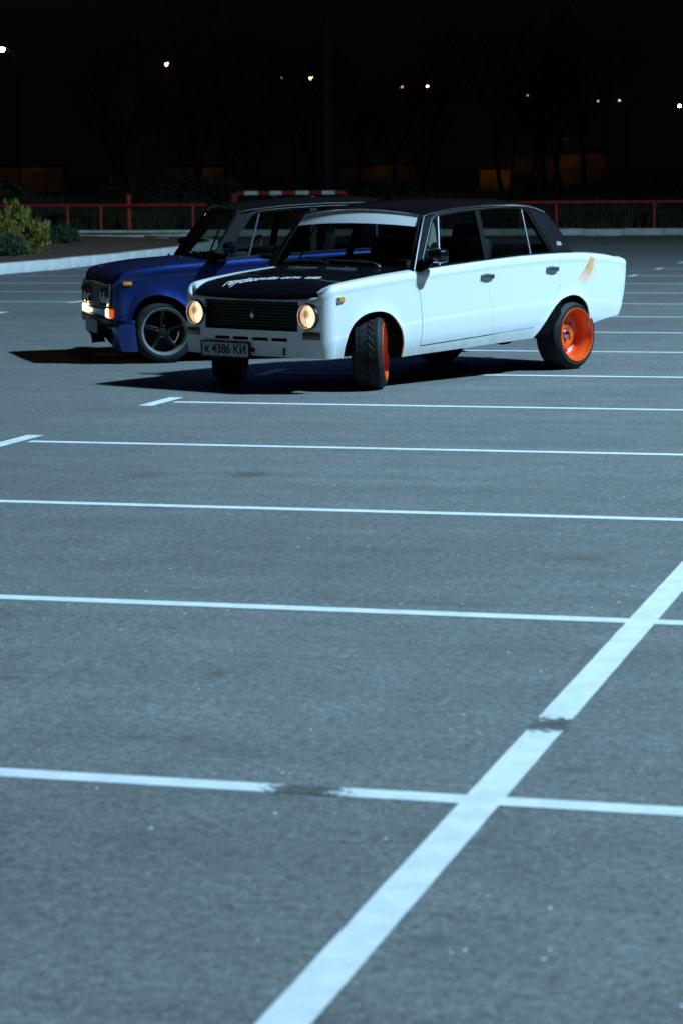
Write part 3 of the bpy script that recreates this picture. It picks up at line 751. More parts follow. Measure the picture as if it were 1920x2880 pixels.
        # orange claw graphic on the rear quarter
        for s in (1,):
            bm = bmesh.new()
            def ribbon(a, b, w0, w1, bend=0.):
                n = 12; L = []
                for i in range(n+1):
                    t = i/n; x = a[0]+(b[0]-a[0])*t+bend*math.sin(math.pi*t); z = a[1]+(b[1]-a[1])*t; wv = w0+(w1-w0)*t
                    wv *= .35+.65*math.sin(math.pi*min(.999, .12+t*.8))
                    p = fx(side(x, z)); q = fx(side(x-wv, z+wv*.12)); L.append([(p[0], s*(p[1]+.0025), p[2]), (q[0], s*(q[1]+.0025), q[2])])
                grid(bm, L)
            rnd = random.Random(4)
            for k in range(9):
                o_ = k*.0125
                ribbon((-1.385-o_*.62, .925-k*.004-(.035 if k in (0, 8) else 0)), (-1.190-o_, .735-k*.0065), .0135, .0120, -.018)
            for (x0, z0, x1, z1, wv) in ((-1.372, .895, -1.300, .800, .018), (-1.352, .850, -1.258, .765, .014), (-1.420, .845, -1.335, .745, .016), (-1.405, .90, -1.36, .84, .012)): ribbon((x0, z0), (x1, z1), wv, wv*.7, -.008)
            for k in range(2): ribbon((-1.470-k*.012, .812-k*.012), (-1.335-k*.008, .688-k*.002), .006, .006, -.006)
            finish('quarter_graphic', bm, 'decal', root, smooth=False, hint=Vector((0, s, 0)))
    else:
        # chrome bumper, position lamps, plate, blue air dam
        bx = fxo(1.87)
        bm = bmesh.new()
        path = [(bx-.07, .73), (bx-.035, .71), (bx-.012, .64), (bx, .4), (bx+.006, 0), (bx, -.4), (bx-.012, -.64), (bx-.035, -.71), (bx-.07, -.73)]
        prof = [(-.03, -.05), (.0, -.046), (.012, -.030), (.005, -.005), (.012, .028), (0, .046), (-.03, .05)]
        pp = smooth_curve(path, 4)
        grid(bm, [[(x+dx*.9, y+(dx*.5 if y > .6 else (-dx*.5 if y < -.6 else 0)), .352+dz*.8) for dx, dz in prof] for x, y in pp]); finish('bumper', bm, 'darkmetal', root, hint=Vector((1, 0, 0)))
        for s in (1, -1):
            bm = bmesh.new(); box(bm, (bx-.030, s*.555, .432), (.06, .105, .076), bev=.014); pz = finish('position_lamp', bm, 'poslamp', root)
            bm = bmesh.new(); box(bm, (bx-.042, s*.640, .432), (.066, .060, .072), bev=.014); finish('indicator_lens', bm, 'orangelit', pz)
            if s < 0:
                bm = bmesh.new(); box(bm, (bx-.025, -.40, .435), (.05, .085, .080), bev=.014); finish('fog_lamp', bm, 'poslamp', root)
            x, y, z = fx(side(1.655, .690)); bm = bmesh.new(); box(bm, (x, s*(y+.006), z), (.078, .022, .032), bev=.008); finish('side_marker', bm, 'amber', root)
            # air dam corner: ledge and skirt
            bm = bmesh.new(); col = []
            for (x, y) in smooth_curve([(1.585, .790), (1.65, .785), (1.72, .760), (1.79, .68), (1.815, .52)], 4):
                col.append([fx((x, s*(y-.02), .375)), fx((x, s*(y+.018), .375)), fx((x, s*(y+.022), .366)), fx((x+.006, s*(y+.022), .350)), fx((x+.004, s*(y+.006), .340)), fx((x, s*y, .325)), fx((x-.02, s*(y-.01), .20)), fx((x-.04, s*(y-.03), .105)), fx((x-.05, s*(y-.07), .10))])
            grid(bm, col); finish('air_dam', bm, P1, root, hint=lambda c: Vector((c.x-1.2, c.y, .1)), angle=30)
        bm = bmesh.new(); grid(bm, [[(fxo(1.81)-.0*z, y, z) for z in (.34, .27, .2)] for y in linspace(-.56, .56, 9)]); finish('lower_grille', bm, 'under', root, smooth=False)
        bm = bmesh.new(); box(bm, (bx+.028, 0, .300), (.008, .52, .112), bev=.003); pl = finish('number_plate', bm, 'plate', root)
        bm = bmesh.new(); box(bm, (bx+.022, 0, .300), (.008, .535, .126), bev=.003); finish('plate_frame', bm, 'trim', pl)
        # swage crease along the wing and doors, its shade drawn as a black line
        for s in (1, -1):
            bm = bmesh.new(); tube(bm, [tuple(Vector(fx(side(x, zb(x)-.105)))*1.0) for x in linspace(1.62, .82, 18)], .004, 6)
            if s < 0:
                for v in bm.verts: v.co.y *= -1
            finish('swage_shade_line', bm, 'trim', root)
    # ---- wipers
    for (y0, y1, sgn) in ((-.10, -.60, 1), (.42, -.08, 1)):
        bm = bmesh.new(); h = hood_z(.84, y0)
        lathe(bm, [(.016, 0), (.016, .028), (.008, .034), (.0001, .034)], 12, 'Z', (.855, y0, h-.006))
        tube(bm, [(.855, y0, h+.022), (.83, y0+(y1-y0)*.25, h+.045), (.80, y0+(y1-y0)*.55, h+.058)], [.007, .006, .005], 6)
        b = [wsp((y0+(y1-y0)*t)/.70, .055+.02*t, .022) for t in linspace(.05, 1., 6)]
        tube(bm, b, .006, 6); finish('wiper', bm, 'wiper', root)
    for y in (-.28, .22):
        bm = bmesh.new(); lathe(bm, [(.012, 0), (.012, .016), (.006, .02), (.0001, .02)], 10, 'Z', (.99, y, hood_z(.99, y)-.002)); finish('washer_jet', bm, 'chrome', root)
    if cfg['kind'] == 'a':
        for y0 in (-.20, .20):
            bm = bmesh.new()
            for k in range(10): box(bm, (1.03, y0-.13+k*.029, hood_z(1.03, y0)+.003), (.05, .012, .006), bev=.002)
            finish('air_intake', bm, 'wiper', root, smooth=False)
    # ---- floor, chassis, cabin
    bm = bmesh.new(); box(bm, (0.05, 0, .315), (3.3, .80, .05)); box(bm, (.15, 0, .33), (1.55, 1.36, .04)); finish('floor_pan', bm, 'under', root, smooth=False)
    bm = bmesh.new(); box(bm, (-1.30, 0, .55), (1.05, .78, .42)); finish('boot_floor', bm, 'under', root, smooth=False)
    bm = bmesh.new(); box(bm, (1.25, 0, .55), (.84, .78, .38)); finish('engine', bm, 'under', root, smooth=False)
    bm = bmesh.new(); tube(bm, [(.5, -.2, .26), (-1.0, -.2, .255), (-1.35, -.25, .30), (-1.84, -.35, .33), (-1.96, -.35, .33)], .026, 8); box(bm, (-1.62, -.2, .33), (.42, .40, .12), bev=.04); finish('exhaust', bm, 'under', root)
    bm = bmesh.new(); tube(bm, [(-1.195, -.62, .277), (-1.195, .62, .277)], .04, 8); lathe(bm, [(.0001, -.1), (.11, -.07), (.12, 0), (.11, .07), (.0001, .1)], 16, 'Y', (-1.195, 0, .29)); finish('rear_axle', bm, 'under', root)
    bm = bmesh.new(); box(bm, (.60, 0, .80), (.34, 1.36, .16), bev=.05); box(bm, (.55, .36, .90), (.2, .34, .08), bev=.03); finish('dashboard', bm, 'interior', root)
    bm = bmesh.new(); rr = [(.185+.011*math.cos(a), .011*math.sin(a)) for a in [2*math.pi*k/10 for k in range(11)]]; lathe(bm, rr, 36, 'X'); box(bm, (0, 0, 0), (.02, .36, .03), bev=.008); box(bm, (0, 0, -.08), (.02, .03, .17), bev=.008)
    sw = finish('steering_wheel', bm, 'interior', root); sw.location = (.38, .36, .90); sw.rotation_euler = (0, R(-24), 0)
    for y in (.36, -.36):
        bm = bmesh.new(); box(bm, (.02, y, .50), (.50, .50, .16), bev=.05)
        box(bm, (-.22, y, .80), (.13, .48, .60), rot=Matrix.Rotation(R(-14), 3, 'Y'), bev=.055); box(bm, (-.30, y, 1.13), (.09, .27, .15), rot=Matrix.Rotation(R(-12), 3, 'Y'), bev=.04)
        finish('front_seat', bm, 'interior', root)
    bm = bmesh.new(); box(bm, (-.72, 0, .52), (.46, 1.26, .16), bev=.05); box(bm, (-1.00, 0, .78), (.14, 1.26, .50), rot=Matrix.Rotation(R(-20), 3, 'Y'), bev=.05); box(bm, (-1.14, 0, .935), (.16, 1.2, .02)); finish('rear_bench', bm, 'interior', root)
    bm = bmesh.new(); box(bm, (.50, 0, 1.235), (.03, .20, .055), bev=.01); finish('rear_view_mirror', bm, 'interior', root)
    # ---- wheels
    def wheel(x, y, s, steer, r, cam_deg, proto):
        wr = bpy.data.objects.new('wheel', None); C.objects.link(wr); wr.parent = root; wr.empty_display_size = .1
        wr.location = (x, y*s, r); rz_ = R(steer)+(math.pi if s < 0 else 0)
        wr.rotation_euler = (R(cam_deg), 0, rz_)
        if proto:
            for ch in proto.children:
                c = ch.copy(); C.objects.link(c); c.parent = wr
            return wr
        cfg['wheel'](wr, r); return wr
    p0 = None
    for (x, yy, st, dx_, dy_) in cfg['wheels']:
        for s in (1, -1):
            w_ = wheel(x+(dx_ if s < 0 else 0), yy+(dy_ if s < 0 else 0), s, st, cfg['rad'], cfg['camber'], p0)
            if p0 is None: p0 = w_
    return root

def tyre_mesh(wr, r, hw_, rb):
    """tyre with real circumferential and V grooves"""
    bm = bmesh.new(); n = 336
    prof = [(rb-.006, -hw_-.006), (rb+.012, -hw_-.015), (rb+.030, -hw_-.016), (r-.026, -hw_-.006), (r-.012, -hw_+.004), (r-.004, -hw_+.014)]
    tread = [(-hw_+.014)+(2*hw_-.028)*i/44 for i in range(1, 44)]
    full = prof+[(None, t) for t in tread]+[(a, -b) for a, b in prof[::-1]]
    rings = []
    for (rr, a) in full:
        ring = []
        for k in range(n):
            t = 2*math.pi*k/n
            if rr is None:
                q = abs(a)/hw_; rad = r-.003*q*q; g = 0.
                if abs(abs(a)-hw_*.60) < .0035 or abs(abs(a)-hw_*.07) < .0032: g = .0065
                ph = (t*28/(2*math.pi)+(abs(a)/hw_)**.6*1.9) % 1.
                if .07 < q < .62 and ph < .24: g = .006
                ph2 = (t*56/(2*math.pi)+q*1.0) % 1.
                if q > .66 and ph2 < .16: g = .004
                rad -= g
            else: rad = rr
            ring.append(bm.verts.new((rad*math.cos(t), a, rad*math.sin(t))))
        rings.append(ring)
    for a, b in zip(rings, rings[1:]):
        for k in range(n): bm.faces.new((a[k], a[(k+1) % n], b[(k+1) % n], b[k]))
    return finish('tyre', bm, 'rubber', wr, angle=40, doubles=False, hint=lambda c: Vector((c.x, 0, c.z)))
def wheel_orange(wr, r):
    tyre_mesh(wr, r, .100, .213)
    bm = bmesh.new()
    lathe(bm, [(.2165, .106), (.2185, .115), (.2165, .121), (.211, .120), (.2055, .109), (.2035, .090), (.1965, .080), (.188, .066), (.186, .030), (.184, .0), (.178, -.018), (.160, -.026), (.150, -.036), (.137, -.040), (.124, -.030), (.112, -.006), (.100, .006), (.080, .010), (.062, .006), (.050, .0), (.034, .0), (.032, -.01)], 96)
    rings = [(.2165, .10), (.205, -.10), (.213, -.107)]
    lathe(bm, rings, 96)
    rim = finish('rim', bm, 'orange', wr, angle=30, hint=lambda c: Vector((0, 1, 0)))
    for k in range(10):
        a = 2*math.pi*k/10; bm = bmesh.new(); box(bm, (.1435*math.cos(a), -.0365, .1435*math.sin(a)), (.010, .012, .030), rot=Matrix.Rotation(-a, 3, 'Y'), bev=.003); o = finish('vent_slot', bm, 'under', wr)
    bm = bmesh.new(); lathe(bm, [(.036, -.02), (.036, .012), (.031, .022), (.018, .027), (.0001, .028)], 28); finish('hub_cap', bm, 'chrome', wr, hint=Vector((0, 1, 0)))
    for k in range(4):
        a = 2*math.pi*k/4+.4; bm = bmesh.new(); lathe(bm, [(.0095, 0), (.0095, .018), (.004, .022), (.0001, .022)], 6, 'Y', (.056*math.cos(a), .003, .056*math.sin(a))); finish('wheel_nut', bm, 'chrome', wr, smooth=False)
def wheel_silver(wr, r):
    tyre_mesh(wr, r, .088, .200)
    bm = bmesh.new()
    lathe(bm, [(.203, .094), (.2065, .100), (.2045, .106), (.199, .105), (.193, .097), (.189, .084), (.182, .070), (.178, .058)], 96)
    finish('rim', bm, 'silver', wr, angle=30, hint=lambda c: Vector((0, 1, 0)))
    bm = bmesh.new(); lathe(bm, [(.178, .058), (.176, -.04), (.165, -.08)], 72); lathe(bm, [(.15, -.05), (.05, -.045), (.0001, -.045)], 48); lathe(bm, [(.203, .09), (.194, -.09), (.200, -.097)], 72); finish('barrel', bm, 'darkmetal', wr, hint=lambda c: Vector((0, 1, 0)))
    for k in range(5):
        a = 2*math.pi*k/5+.3; bm = bmesh.new(); pts = []
        for (q, wv, y, th) in ((.03, .045, .012, .03), (.07, .040, .022, .032), (.12, .032, .030, .03), (.165, .036, .046, .022), (.180, .046, .052, .014)):
            pts.append([(q, y-th, -wv/2), (q, y-.006, -wv/2), (q, y, -wv/2+.008), (q, y, wv/2-.008), (q, y-.006, wv/2), (q, y-th, wv/2)])
        rm = Matrix.Rotation(-a, 3, 'Y'); grid(bm, [[tuple(rm @ Vector(v)) for v in col] for col in pts]); finish('spoke', bm, 'black_paint', wr, hint=Vector((0, 1, 0)))
    bm = bmesh.new(); lathe(bm, [(.05, -.03), (.048, .014), (.040, .022), (.026, .024), (.024, .030), (.0001, .032)], 28); finish('hub_cap', bm, 'darkmetal', wr, hint=Vector((0, 1, 0)))
    for k in range(4):
        a = 2*math.pi*k/4+.2; bm = bmesh.new(); lathe(bm, [(.009, 0), (.009, .018), (.004, .022), (.0001, .022)], 6, 'Y', (.049*math.cos(a), .014, .049*math.sin(a))); finish('wheel_nut', bm, 'chrome', wr, smooth=False)
    for k in range(16):
        a = 2*math.pi*k/16; bm = bmesh.new(); lathe(bm, [(.004, 0), (.004, .004), (.0001, .006)], 6, 'Y', (.185*math.cos(a), .078, .185*math.sin(a))); finish('rim_bolt', bm, 'chrome', wr, smooth=False)

white_car = build_car(dict(name='white_sedan', label='white four-door sedan with black bonnet and roof, orange wheels and lit headlights', kind='a', loc=(-4.9074, 13.4258, 0), rz=R(-116.319), paint='white', top='black_paint',
    nose=1.0, shift=0., apron=.262, bonnet='black_paint', handle='handle', seal='chrome', trimm='darkmetal', waist='black_paint', wheel=wheel_orange, rad=.279, camber=2.0, wheels=[(-1.195, .668, 0, 0, 0), (1.225, .655, 36, .095, .05)]))
blue_car = build_car(dict(name='blue_sedan', label='dark blue sedan with silver-lipped wheels parked behind the white car', kind='b', loc=(-6.6, 15.58, 0), rz=R(211.5), paint='blue', top='black_paint', bonnet='blue',
    nose=.72, shift=.045, apron=.30, handle='darkmetal', seal='darkmetal', trimm='trim', waist='trim', wheel=wheel_silver, rad=.272, camber=1.0, wheels=[(1.262, .672, 0, 0, 0), (-1.195, .672, 0, 0, 0)]))

# ---------------------------------------------------------------- floodlight mast (outside the picture on the right)
mast = thing('floodlight_mast', 'tall steel floodlight mast to the right of the car park', 'floodlight', MAST)
bm = bmesh.new(); tube(bm, [(0, 0, 0), (0, 0, MAST_H*.5), (0, 0, MAST_H)], [.16, .12, .08], 12); box(bm, (0, 0, .02), (.5, .5, .04)); finish('pole', bm, 'pole', mast)
bm = bmesh.new(); box(bm, (-.05, 0, MAST_H-.1), (.08, 2.2, .08)); finish('crossbar', bm, 'pole', mast, smooth=False)
aim = Vector((-6, 14, 0))
for y in (-.75, .75):
    p = Vector((MAST[0]-.35, MAST[1]+y, MAST_H)); d = (aim-p).normalized(); q = d.to_track_quat('-Z', 'Y')
    bm = bmesh.new(); rot = q.to_matrix(); lp = Vector((-.35, y, MAST_H))
    box(bm, lp-d*.12, (.5, .42, .16), rot=rot, bev=.02); hd = finish('lamp_head', bm, 'pole', mast)
    bm = bmesh.new(); box(bm, lp-d*.035, (.44, .36, .02), rot=rot); finish('lamp_glass', bm, 'floodglass', mast, smooth=False)
    ld = bpy.data.lights.new('flood_lamp', 'SPOT'); ld.energy = FLOOD_W; ld.color = FLOOD_COL; ld.spot_size = R(128); ld.spot_blend = .8; ld.shadow_soft_size = .12
    lo = bpy.data.objects.new('flood_lamp', ld); C.objects.link(lo); lo.parent = mast; lo.location = lp+d*.1; lo.rotation_euler = q.to_euler()

# ---------------------------------------------------------------- red tube fence on the far kerb
def fence(name, label, posts, x0, x1, y, z, rail=True):
    f = thing(name, label, 'fence', (posts[0], y, .1), 0, 'red tube railings along the far kerb')
    for px in posts:
        bm = bmesh.new(); tube(bm, [(px-posts[0], 0, -.05), (px-posts[0], 0, z-.1)], .046, 10); finish('post', bm, 'red', f)
    bm = bmesh.new(); tube(bm, [(x0-posts[0], 0, z-.1), (x1-posts[0], 0, z-.1+.0)], .044, 10); finish('top_rail', bm, 'red', f)
    return f
fence('railing', 'red tube railing on the right beyond the white car', [-11.93, -12.86, -9.45, -6.97, -4.5], -13.4, -4.4, 57, .80)
fence('railing', 'red tube railing on the left behind the planting bed', [-25.1, -24.16, -21.59, -26.9, -28.7], -29, -21.2, 57, .79)
tp = thing('red_post', 'taller thick red post standing among the left railing posts', 'post', (-23.41, 57.12, .05))
bm = bmesh.new(); tube(bm, [(0, 0, 0), (0, 0, 1.02)], .075, 12); finish('shaft', bm, 'red', tp)
bm = bmesh.new(); box(bm, (0, 0, 1.03), (.17, .17, .02), bev=.005); finish('cap', bm, 'red', tp)
# barrier with a red and white striped top bar
bg_ = thing('barrier_gate', 'red gate frame with a white-banded top bar behind the cars', 'barrier', (-21.39, 60, .08))
bm = bmesh.new(); box(bm, (0, 0, .49), (.15, .12, .98), bev=.01); finish('post', bm, 'red', bg_)
bm = bmesh.new(); box(bm, (3.1, .05, .49), (.10, .08, 1.0), bev=.01); finish('post', bm, 'red', bg_)
bm = bmesh.new(); tube(bm, [(2.05, 0.02, 0), (2.05, .02, .93)], .03, 8); finish('upright', bm, 'red', bg_)
bm = bmesh.new(); tube(bm, [(1.08, .0, .93), (1.75, .0, .35)], .035, 8); finish('brace', bm, 'red', bg_)
xs = [.07, .30, .68, 1.02, 1.36, 1.76, 2.12, 2.50, 2.86, 3.14]
for i in range(len(xs)-1):
    bm = bmesh.new(); box(bm, ((xs[i]+xs[i+1])/2, 0, .985), (xs[i+1]-xs[i], .09, .10)); finish('top_bar_band', bm, 'barw' if i % 2 else 'red', bg_, smooth=False)

# ---------------------------------------------------------------- shrubs in the bed
def conifer(name, label, loc, rx, h, plumes, leaves, m, seed, spread=.55, lean=0.):
    rnd = random.Random(seed); t = thing(name, label, 'shrub', loc)
    bm = bmesh.new()
    for k in range(plumes):
        a = rnd.uniform(0, 2*math.pi); q = math.sqrt(rnd.random()); b = Vector((math.cos(a)*q*rx, math.sin(a)*q*rx*.8, rnd.uniform(0, h*.25)))
        hh = h*(1-.55*q*q)*rnd.uniform(.55, 1.05)-b.z; d = Vector((math.cos(a)*q*spread+lean, math.sin(a)*q*spread, 1)).normalized()
        for i in range(leaves):
            u = rnd.random()**.8; p = b+d*hh*u; sp = .10*h*(1-u*.8)
            p += Vector((rnd.gauss(0, sp), rnd.gauss(0, sp), rnd.gauss(0, sp*.5)))
            dd = (d+Vector((rnd.gauss(0, .45), rnd.gauss(0, .45), rnd.gauss(.1, .3)))).normalized(); L = rnd.uniform(.06, .13)*min(1.2, h+.2); sd = dd.orthogonal().normalized()
            sd = (Matrix.Rotation(rnd.uniform(0, 6.28), 3, dd) @ sd)*L*.16
            bm.faces.new([bm.verts.new(p-sd), bm.verts.new(p+sd), bm.verts.new(p+dd*L)])
    finish('crown', bm, m, t, smooth=False, doubles=False)
    bm = bmesh.new()
    for k in range(7):
        a = k*.9; tube(bm, [(.03*math.cos(a), .03*math.sin(a), -.05), (rx*.4*math.cos(a), rx*.35*math.sin(a), h*.35), (rx*.6*math.cos(a), rx*.5*math.sin(a), h*.6)], [.025, .015, .006], 6)
    finish('stem', bm, 'bark', t)
    return t
conifer('golden_conifer', 'large feathery yellow-green conifer on the left planting bed', (-18.72, 38.0, .14), .66, .95, 80, 90, 'gold', 1, .38)
conifer('golden_conifer', 'yellow-green conifer at the left picture edge behind the blue-green juniper', (-19.75, 38.6, .14), .8, 1.05, 60, 90, 'gold', 2)
conifer('green_conifer', 'dark green spreading conifer under the golden one', (-18.55, 37.1, .14), .48, .45, 60, 80, 'green', 3, .35)
conifer('blue_juniper', 'low blue-green juniper at the left edge beside the white kerb', (-18.75, 35.6, .14), .55, .55, 50, 80, 'teal', 4)
conifer('clipped_shrub', 'small round dark green shrub right of the golden conifer', (-20.12, 44.1, .14), .36, .44, 90, 80, 'green', 5, .22)
# pale stones on the soil
for i, (x, y) in enumerate(((-20.62, 43.9), (-20.80, 44.2))):
    bm = bmesh.new(); bmesh.ops.create_icosphere(bm, subdivisions=2, radius=.045+.01*i); rnd = random.Random(i)
    for v in bm.verts: v.co = Vector((v.co.x*1.4, v.co.y, v.co.z*.7))*rnd.uniform(.85, 1.15)
    o = finish('stone', bm, 'kerbg', angle=60); o.location = (x, y, .18); o['category'] = 'stone'
    o['label'] = ['pale stone left of the small round shrub', 'pale stone farthest left between golden conifer and round shrub', 'pale stone on the soil right of the round shrub', 'pale stone in front of the small round shrub'][i]; o['group'] = 'pale stones on the planting bed'

# ---------------------------------------------------------------- tall grass and trees beyond the fence
bm = bmesh.new(); rnd = random.Random(21)
for k in range(26000):
    y = 57.6+rnd.random()**1.8*26; x = -46+rnd.random()*50-(y-57)*.3; h = rnd.uniform(.25, .8)*(1+.5*math.sin(x*.9)*math.sin(y*.7+x*.3)); lx, ly = rnd.gauss(0, .16), rnd.gauss(0, .1); wv = rnd.uniform(.012, .03)
    if y < 61 and -21.8 < x < -18: h *= .4
    bm.faces.new([bm.verts.new((x-wv, y, .05)), bm.verts.new((x+wv, y, .05)), bm.verts.new((x+lx*h, y+ly*h, .1+h))])
g = finish('tall_grass', bm, 'grass', smooth=False, doubles=False); g['kind'] = 'stuff'; g['label'] = 'dark tall grass growing behind the red railing'
def tree(loc, h, seed, label, leafy=700, r0=.14):
    rnd = random.Random(seed); t = thing('tree', label, 'tree', loc, 0, 'dark trees beyond the railing')
    bm = bmesh.new(); tips = []
    def branch(p, d, L, r, depth):
        pts = [p]; q = p.copy(); dd = d.copy(); n = 4
        for i in range(n):
            dd = (dd+Vector((rnd.gauss(0, .12), rnd.gauss(0, .12), .05))).normalized(); q = q+dd*L/n; pts.append(q.copy())
        tube(bm, pts, [r*(1-.6*i/n) for i in range(n+1)], 6 if depth < 2 else 4)
        if depth >= 3: tips.append(q); return
        for k in range(4 if depth == 0 else 3):
            i = rnd.randint(1 if depth else 2, n); a = rnd.uniform(0, 6.28); s = rnd.uniform(.5, 1.0)
            nd = (dd+Vector((math.cos(a)*s, math.sin(a)*s, rnd.uniform(.0, .5)))).normalized(); branch(pts[i], nd, L*rnd.uniform(.5, .72), r*.48, depth+1)
    branch(Vector((0, 0, -.1)), Vector((rnd.gauss(0, .05), 0, 1)), h*.55, r0, 0)
    if rnd.random() < .5: branch(Vector((.25, 0, -.1)), Vector((.22, 0, 1)).normalized(), h*.45, r0*.7, 0)
    finish('trunk', bm, 'bark', t)
    bm = bmesh.new()
    for k in range(leafy):
        c = tips[rnd.randrange(len(tips))]; p = c+Vector((rnd.gauss(0, .45), rnd.gauss(0, .45), rnd.gauss(0, .4))); e1 = Vector((rnd.gauss(0, 1), rnd.gauss(0, 1), rnd.gauss(0, 1))).normalized()*.09; e2 = e1.orthogonal().normalized()*.045
        bm.faces.new([bm.verts.new(p-e1), bm.verts.new(p+e2), bm.verts.new(p+e1), bm.verts.new(p-e2)])
    finish('crown', bm, 'leaf', t, smooth=False, doubles=False)
    return t
TREES = [(-20.7, 92, 7, 'slim tree in front of the lit wall, left of its group'), (-20.4, 95, 8, 'forked tree in front of the brightest lit wall'), (-18.6, 90, 8.5, 'tallest bare tree before the lit wall on the right'), (-18.5, 94, 7, 'leaning tree right of the tallest bare tree'), (-17.2, 91, 7, 'rightmost tree before the lit wall'),
         (-33, 84, 6.5, 'dark tree behind the left railing'), (-38, 95, 7, 'dark tree at the left edge beyond the railing'), (-35.5, 98, 7.5, 'dark tree left of the striped barrier, far back'), (-31.5, 104, 7, 'dark tree far behind the barrier'), (-28, 108, 6.5, 'dark tree far behind the roof of the white car'), (-30.5, 90, 5.5, 'short dark tree between the left trees'), (-42.7, 120, 7, 'slim dark tree left before the left lit garage row'), (-41.5, 121, 6, 'slim dark tree right before the left lit garage row'), (-34.1, 120, 7, 'slim dark tree before the middle lit garage row, left of two'), (-32.7, 122, 7, 'slim dark tree before the middle lit garage row, right of two')]
for i, (x, y, h, lb) in enumerate(TREES): tree((x, y, .1), h, 50+i, lb, 500 if i < 5 else 1100)
def bush(loc, r, h, seed, label):
    rnd = random.Random(seed); t = thing('bush', label, 'bush', loc, 0, 'dark bushes beyond the railing'); bm = bmesh.new()
    for k in range(1500):
        a, q = rnd.uniform(0, 6.28), math.sqrt(rnd.random()); z = h*rnd.random()**.7*math.sqrt(max(0, 1-q*q*.8)); p = Vector((math.cos(a)*q*r, math.sin(a)*q*r*.7, z))
        e1 = Vector((rnd.gauss(0, 1), rnd.gauss(0, 1), rnd.gauss(0, 1))).normalized()*.10; e2 = e1.orthogonal().normalized()*.05
        bm.faces.new([bm.verts.new(p-e1), bm.verts.new(p+e2), bm.verts.new(p+e1), bm.verts.new(p-e2)])
    finish('crown', bm, 'leaf', t, smooth=False, doubles=False)
    bm = bmesh.new()
    for k in range(4): a = k*1.6; tube(bm, [(0, 0, -.05), (r*.3*math.cos(a), r*.3*math.sin(a), h*.4), (r*.5*math.cos(a), r*.5*math.sin(a), h*.7)], [.03, .02, .008], 5)
    finish('stem', bm, 'bark', t)
for i, (x, y, r, h, lb) in enumerate([(-35, 74, 2.2, 1.6, 'dark bush at the left edge beyond the railing'), (-30, 78, 2.5, 1.7, 'broad dark bush behind the left railing'), (-28.2, 77, 2.2, 1.45, 'dark bush left of the striped barrier'), (-25.5, 82, 2.6, 1.5, 'dark bush behind the striped barrier'), (-21.5, 78, 2.0, 1.3, 'dark bush behind the roof of the white car'), (-11.6, 73, 2.0, 1.5, 'dark bush beyond the railing at the right edge'), (-14.5, 79, 1.8, 1.2, 'low dark bush beyond the right railing')]): bush((x, y, .1), r, h, 80+i, lb)

# ---------------------------------------------------------------- distant street: lamps, low buildings, board, pole
LAMPS = [(-67.9, 153.7, 'coolamp', 'very bright street lamp at the upper left picture edge'), (-65.8, 181.1, 'sodium', 'second street lamp from the left'), (-66.1, 212.7, 'sodium_dim', 'dim street lamp left of its brighter twin'), (-63.8, 214.1, 'sodium', 'brighter street lamp of the pair above the blue car'),
         (-62.7, 242.8, 'sodium_dim', 'left street lamp of the pair above the white roof'), (-59.9, 242.1, 'sodium', 'right street lamp of the pair above the white roof'), (-56.8, 277.8, 'sodium_dim', 'faint single street lamp right of the middle'), (-54.0, 308.1, 'sodium_dim', 'left street lamp of the far right pair'), (-51.1, 306.4, 'sodium_dim', 'right street lamp of the far right pair'), (-48.1, 338, 'coolamp', 'bright street lamp at the right picture edge')]
for i, (x, y, m, lb) in enumerate(LAMPS):
    t = thing('street_lamp', lb, 'street lamp', (x, y, 0), 0, 'street lamps along the far road')
    bm = bmesh.new(); tube(bm, [(.9, .3, 0), (.9, .3, 8.6), (.8, .25, 9.6), (.35, .1, 10.0)], [.09, .06, .05, .04], 8); finish('pole', bm, 'farpole', t)
    bm = bmesh.new(); box(bm, (0.1, 0, 10.13), (.7, .28, .10), bev=.03); finish('lamp_head', bm, 'farpole', t)
    k = {'coolamp': .9, 'sodium': .8, 'sodium_dim': .6}[m]
    bm = bmesh.new(); lathe(bm, [(.0001, -.22*k), (.13*k, -.18*k), (.20*k, -.06*k), (.19*k, .06), (.10*k, .07)], 14, 'Z', (0, 0, 10.0)); finish('lamp_bowl', bm, m, t)
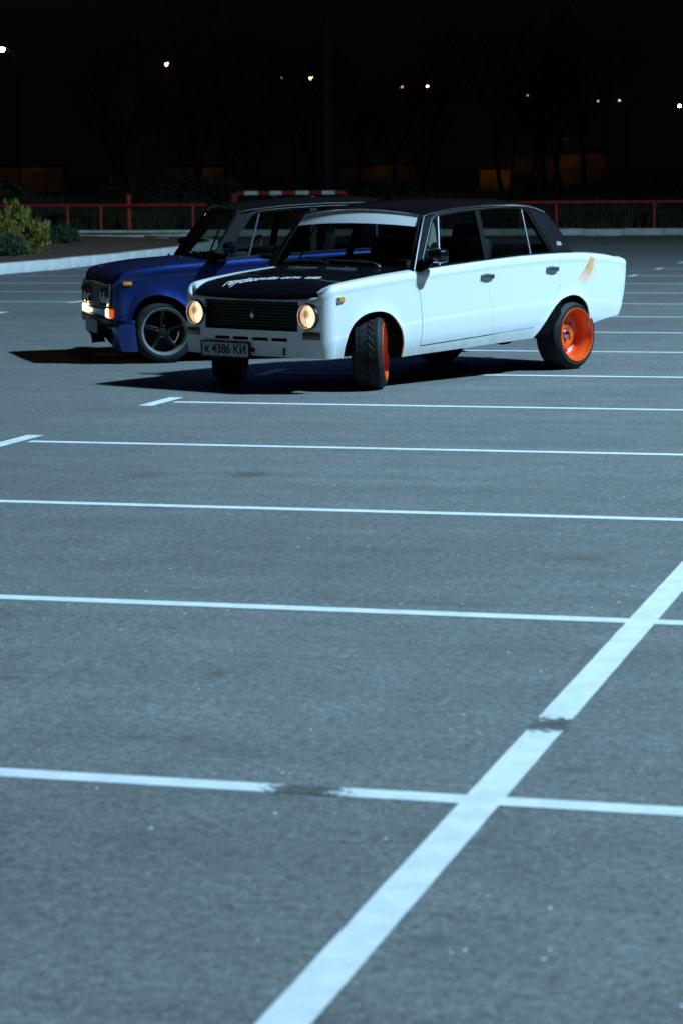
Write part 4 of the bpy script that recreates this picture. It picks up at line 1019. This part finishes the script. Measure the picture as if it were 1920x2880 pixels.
def building(loc, wx, wy, h, label, rz=0., lamp=None, win=0):
    t = thing('low_building', label, 'building', loc, rz, 'low lit buildings along the far road')
    bm = bmesh.new(); box(bm, (0, 0, h/2), (wx, wy, h)); wl = finish('wall', bm, 'wall', t, smooth=False)
    bm = bmesh.new(); box(bm, (0, 0, h+.09), (wx+.4, wy+.5, .16)); finish('roof', bm, 'roof', t, smooth=False)
    n = max(1, int(wx/3.2))
    for k in range(n):
        x = -wx/2+(k+.5)*wx/n; bm = bmesh.new(); box(bm, (x, -wy/2-.03, h*.42), (wx/n*.62, .06, h*.78), bev=.01); d = finish('garage_door', bm, 'wall', t, smooth=False)
    if lamp:
        ld = bpy.data.lights.new('added_glow_lamp', 'POINT'); ld.energy = lamp; ld.color = (1., .50, .16); ld.shadow_soft_size = .1  # added lamp and bracket, standing in for street lamp light on the wall
        lo = bpy.data.objects.new('added_glow_lamp', ld); C.objects.link(lo); lo.parent = t; lo.location = (wx*.1, -wy/2-2.2, h+.9)
        bm = bmesh.new(); tube(bm, [(wx*.1, -wy/2, h-.1), (wx*.1, -wy/2-1.2, h+1.2), (wx*.1, -wy/2-2.2, h+1.25)], .03, 6); box(bm, (wx*.1, -wy/2-2.2, h+1.1), (.3, .3, .12)); finish('added_lamp_bracket', bm, 'pole', t, smooth=False)
building((-82.5, 192, .0), 7, 5, 2.3, 'low brown-lit garage row at the left picture edge', .3, 6)
building((-66.6, 192, 0), 5, 5, 2.15, 'low dim-lit garage row left of the middle', .25, 4.5)
building((-51.8, 192, 0), 6, 5, 2.15, 'low dim-lit garage row above the white roof', .2, 4)
building((-40.9, 186, 0), 2.4, 3, 1.75, 'small orange-lit shed beyond the right trees', .15, 20)
building((-37.6, 194, 0), 7.5, 5, 2.9, 'taller warm-lit building behind the bare trees on the right', .15, 8)
bb = thing('billboard', 'large dim billboard on a post in the distance on the left', 'billboard', (-71.2, 189, 0), .3)
bm = bmesh.new(); tube(bm, [(0, .2, 0), (0, .2, 4)], .18, 10); finish('post', bm, 'pole', bb)
bm = bmesh.new(); box(bm, (0, .1, 6.75), (5.1, .16, 2.7)); finish('frame', bm, 'roof', bb, smooth=False)
bm = bmesh.new(); box(bm, (-1.35, 0, 6.75), (2.2, .06, 2.45)); finish('panel', bm, 'board', bb, smooth=False)
bm = bmesh.new(); box(bm, (1.15, 0, 6.85), (2.6, .06, 2.2)); finish('panel', bm, 'roof', bb, smooth=False)
up = thing('utility_pole', 'dark wooden utility pole behind the parked cars', 'pole', (-22.7, 74, 0))
bm = bmesh.new(); tube(bm, [(0, 0, 0), (0, 0, 11)], [.15, .10], 10); finish('shaft', bm, 'bark', up)
bm = bmesh.new(); box(bm, (0, -.1, 9.9), (1.8, .09, .11)); finish('crossarm', bm, 'bark', up, smooth=False)

# ---------------------------------------------------------------- render settings
scene.render.engine = 'CYCLES'
scene.cycles.max_bounces = 8; scene.cycles.transparent_max_bounces = 16; scene.cycles.diffuse_bounces = 4; scene.cycles.glossy_bounces = 4
scene.cycles.sample_clamp_indirect = 6.0; scene.cycles.use_denoising = True
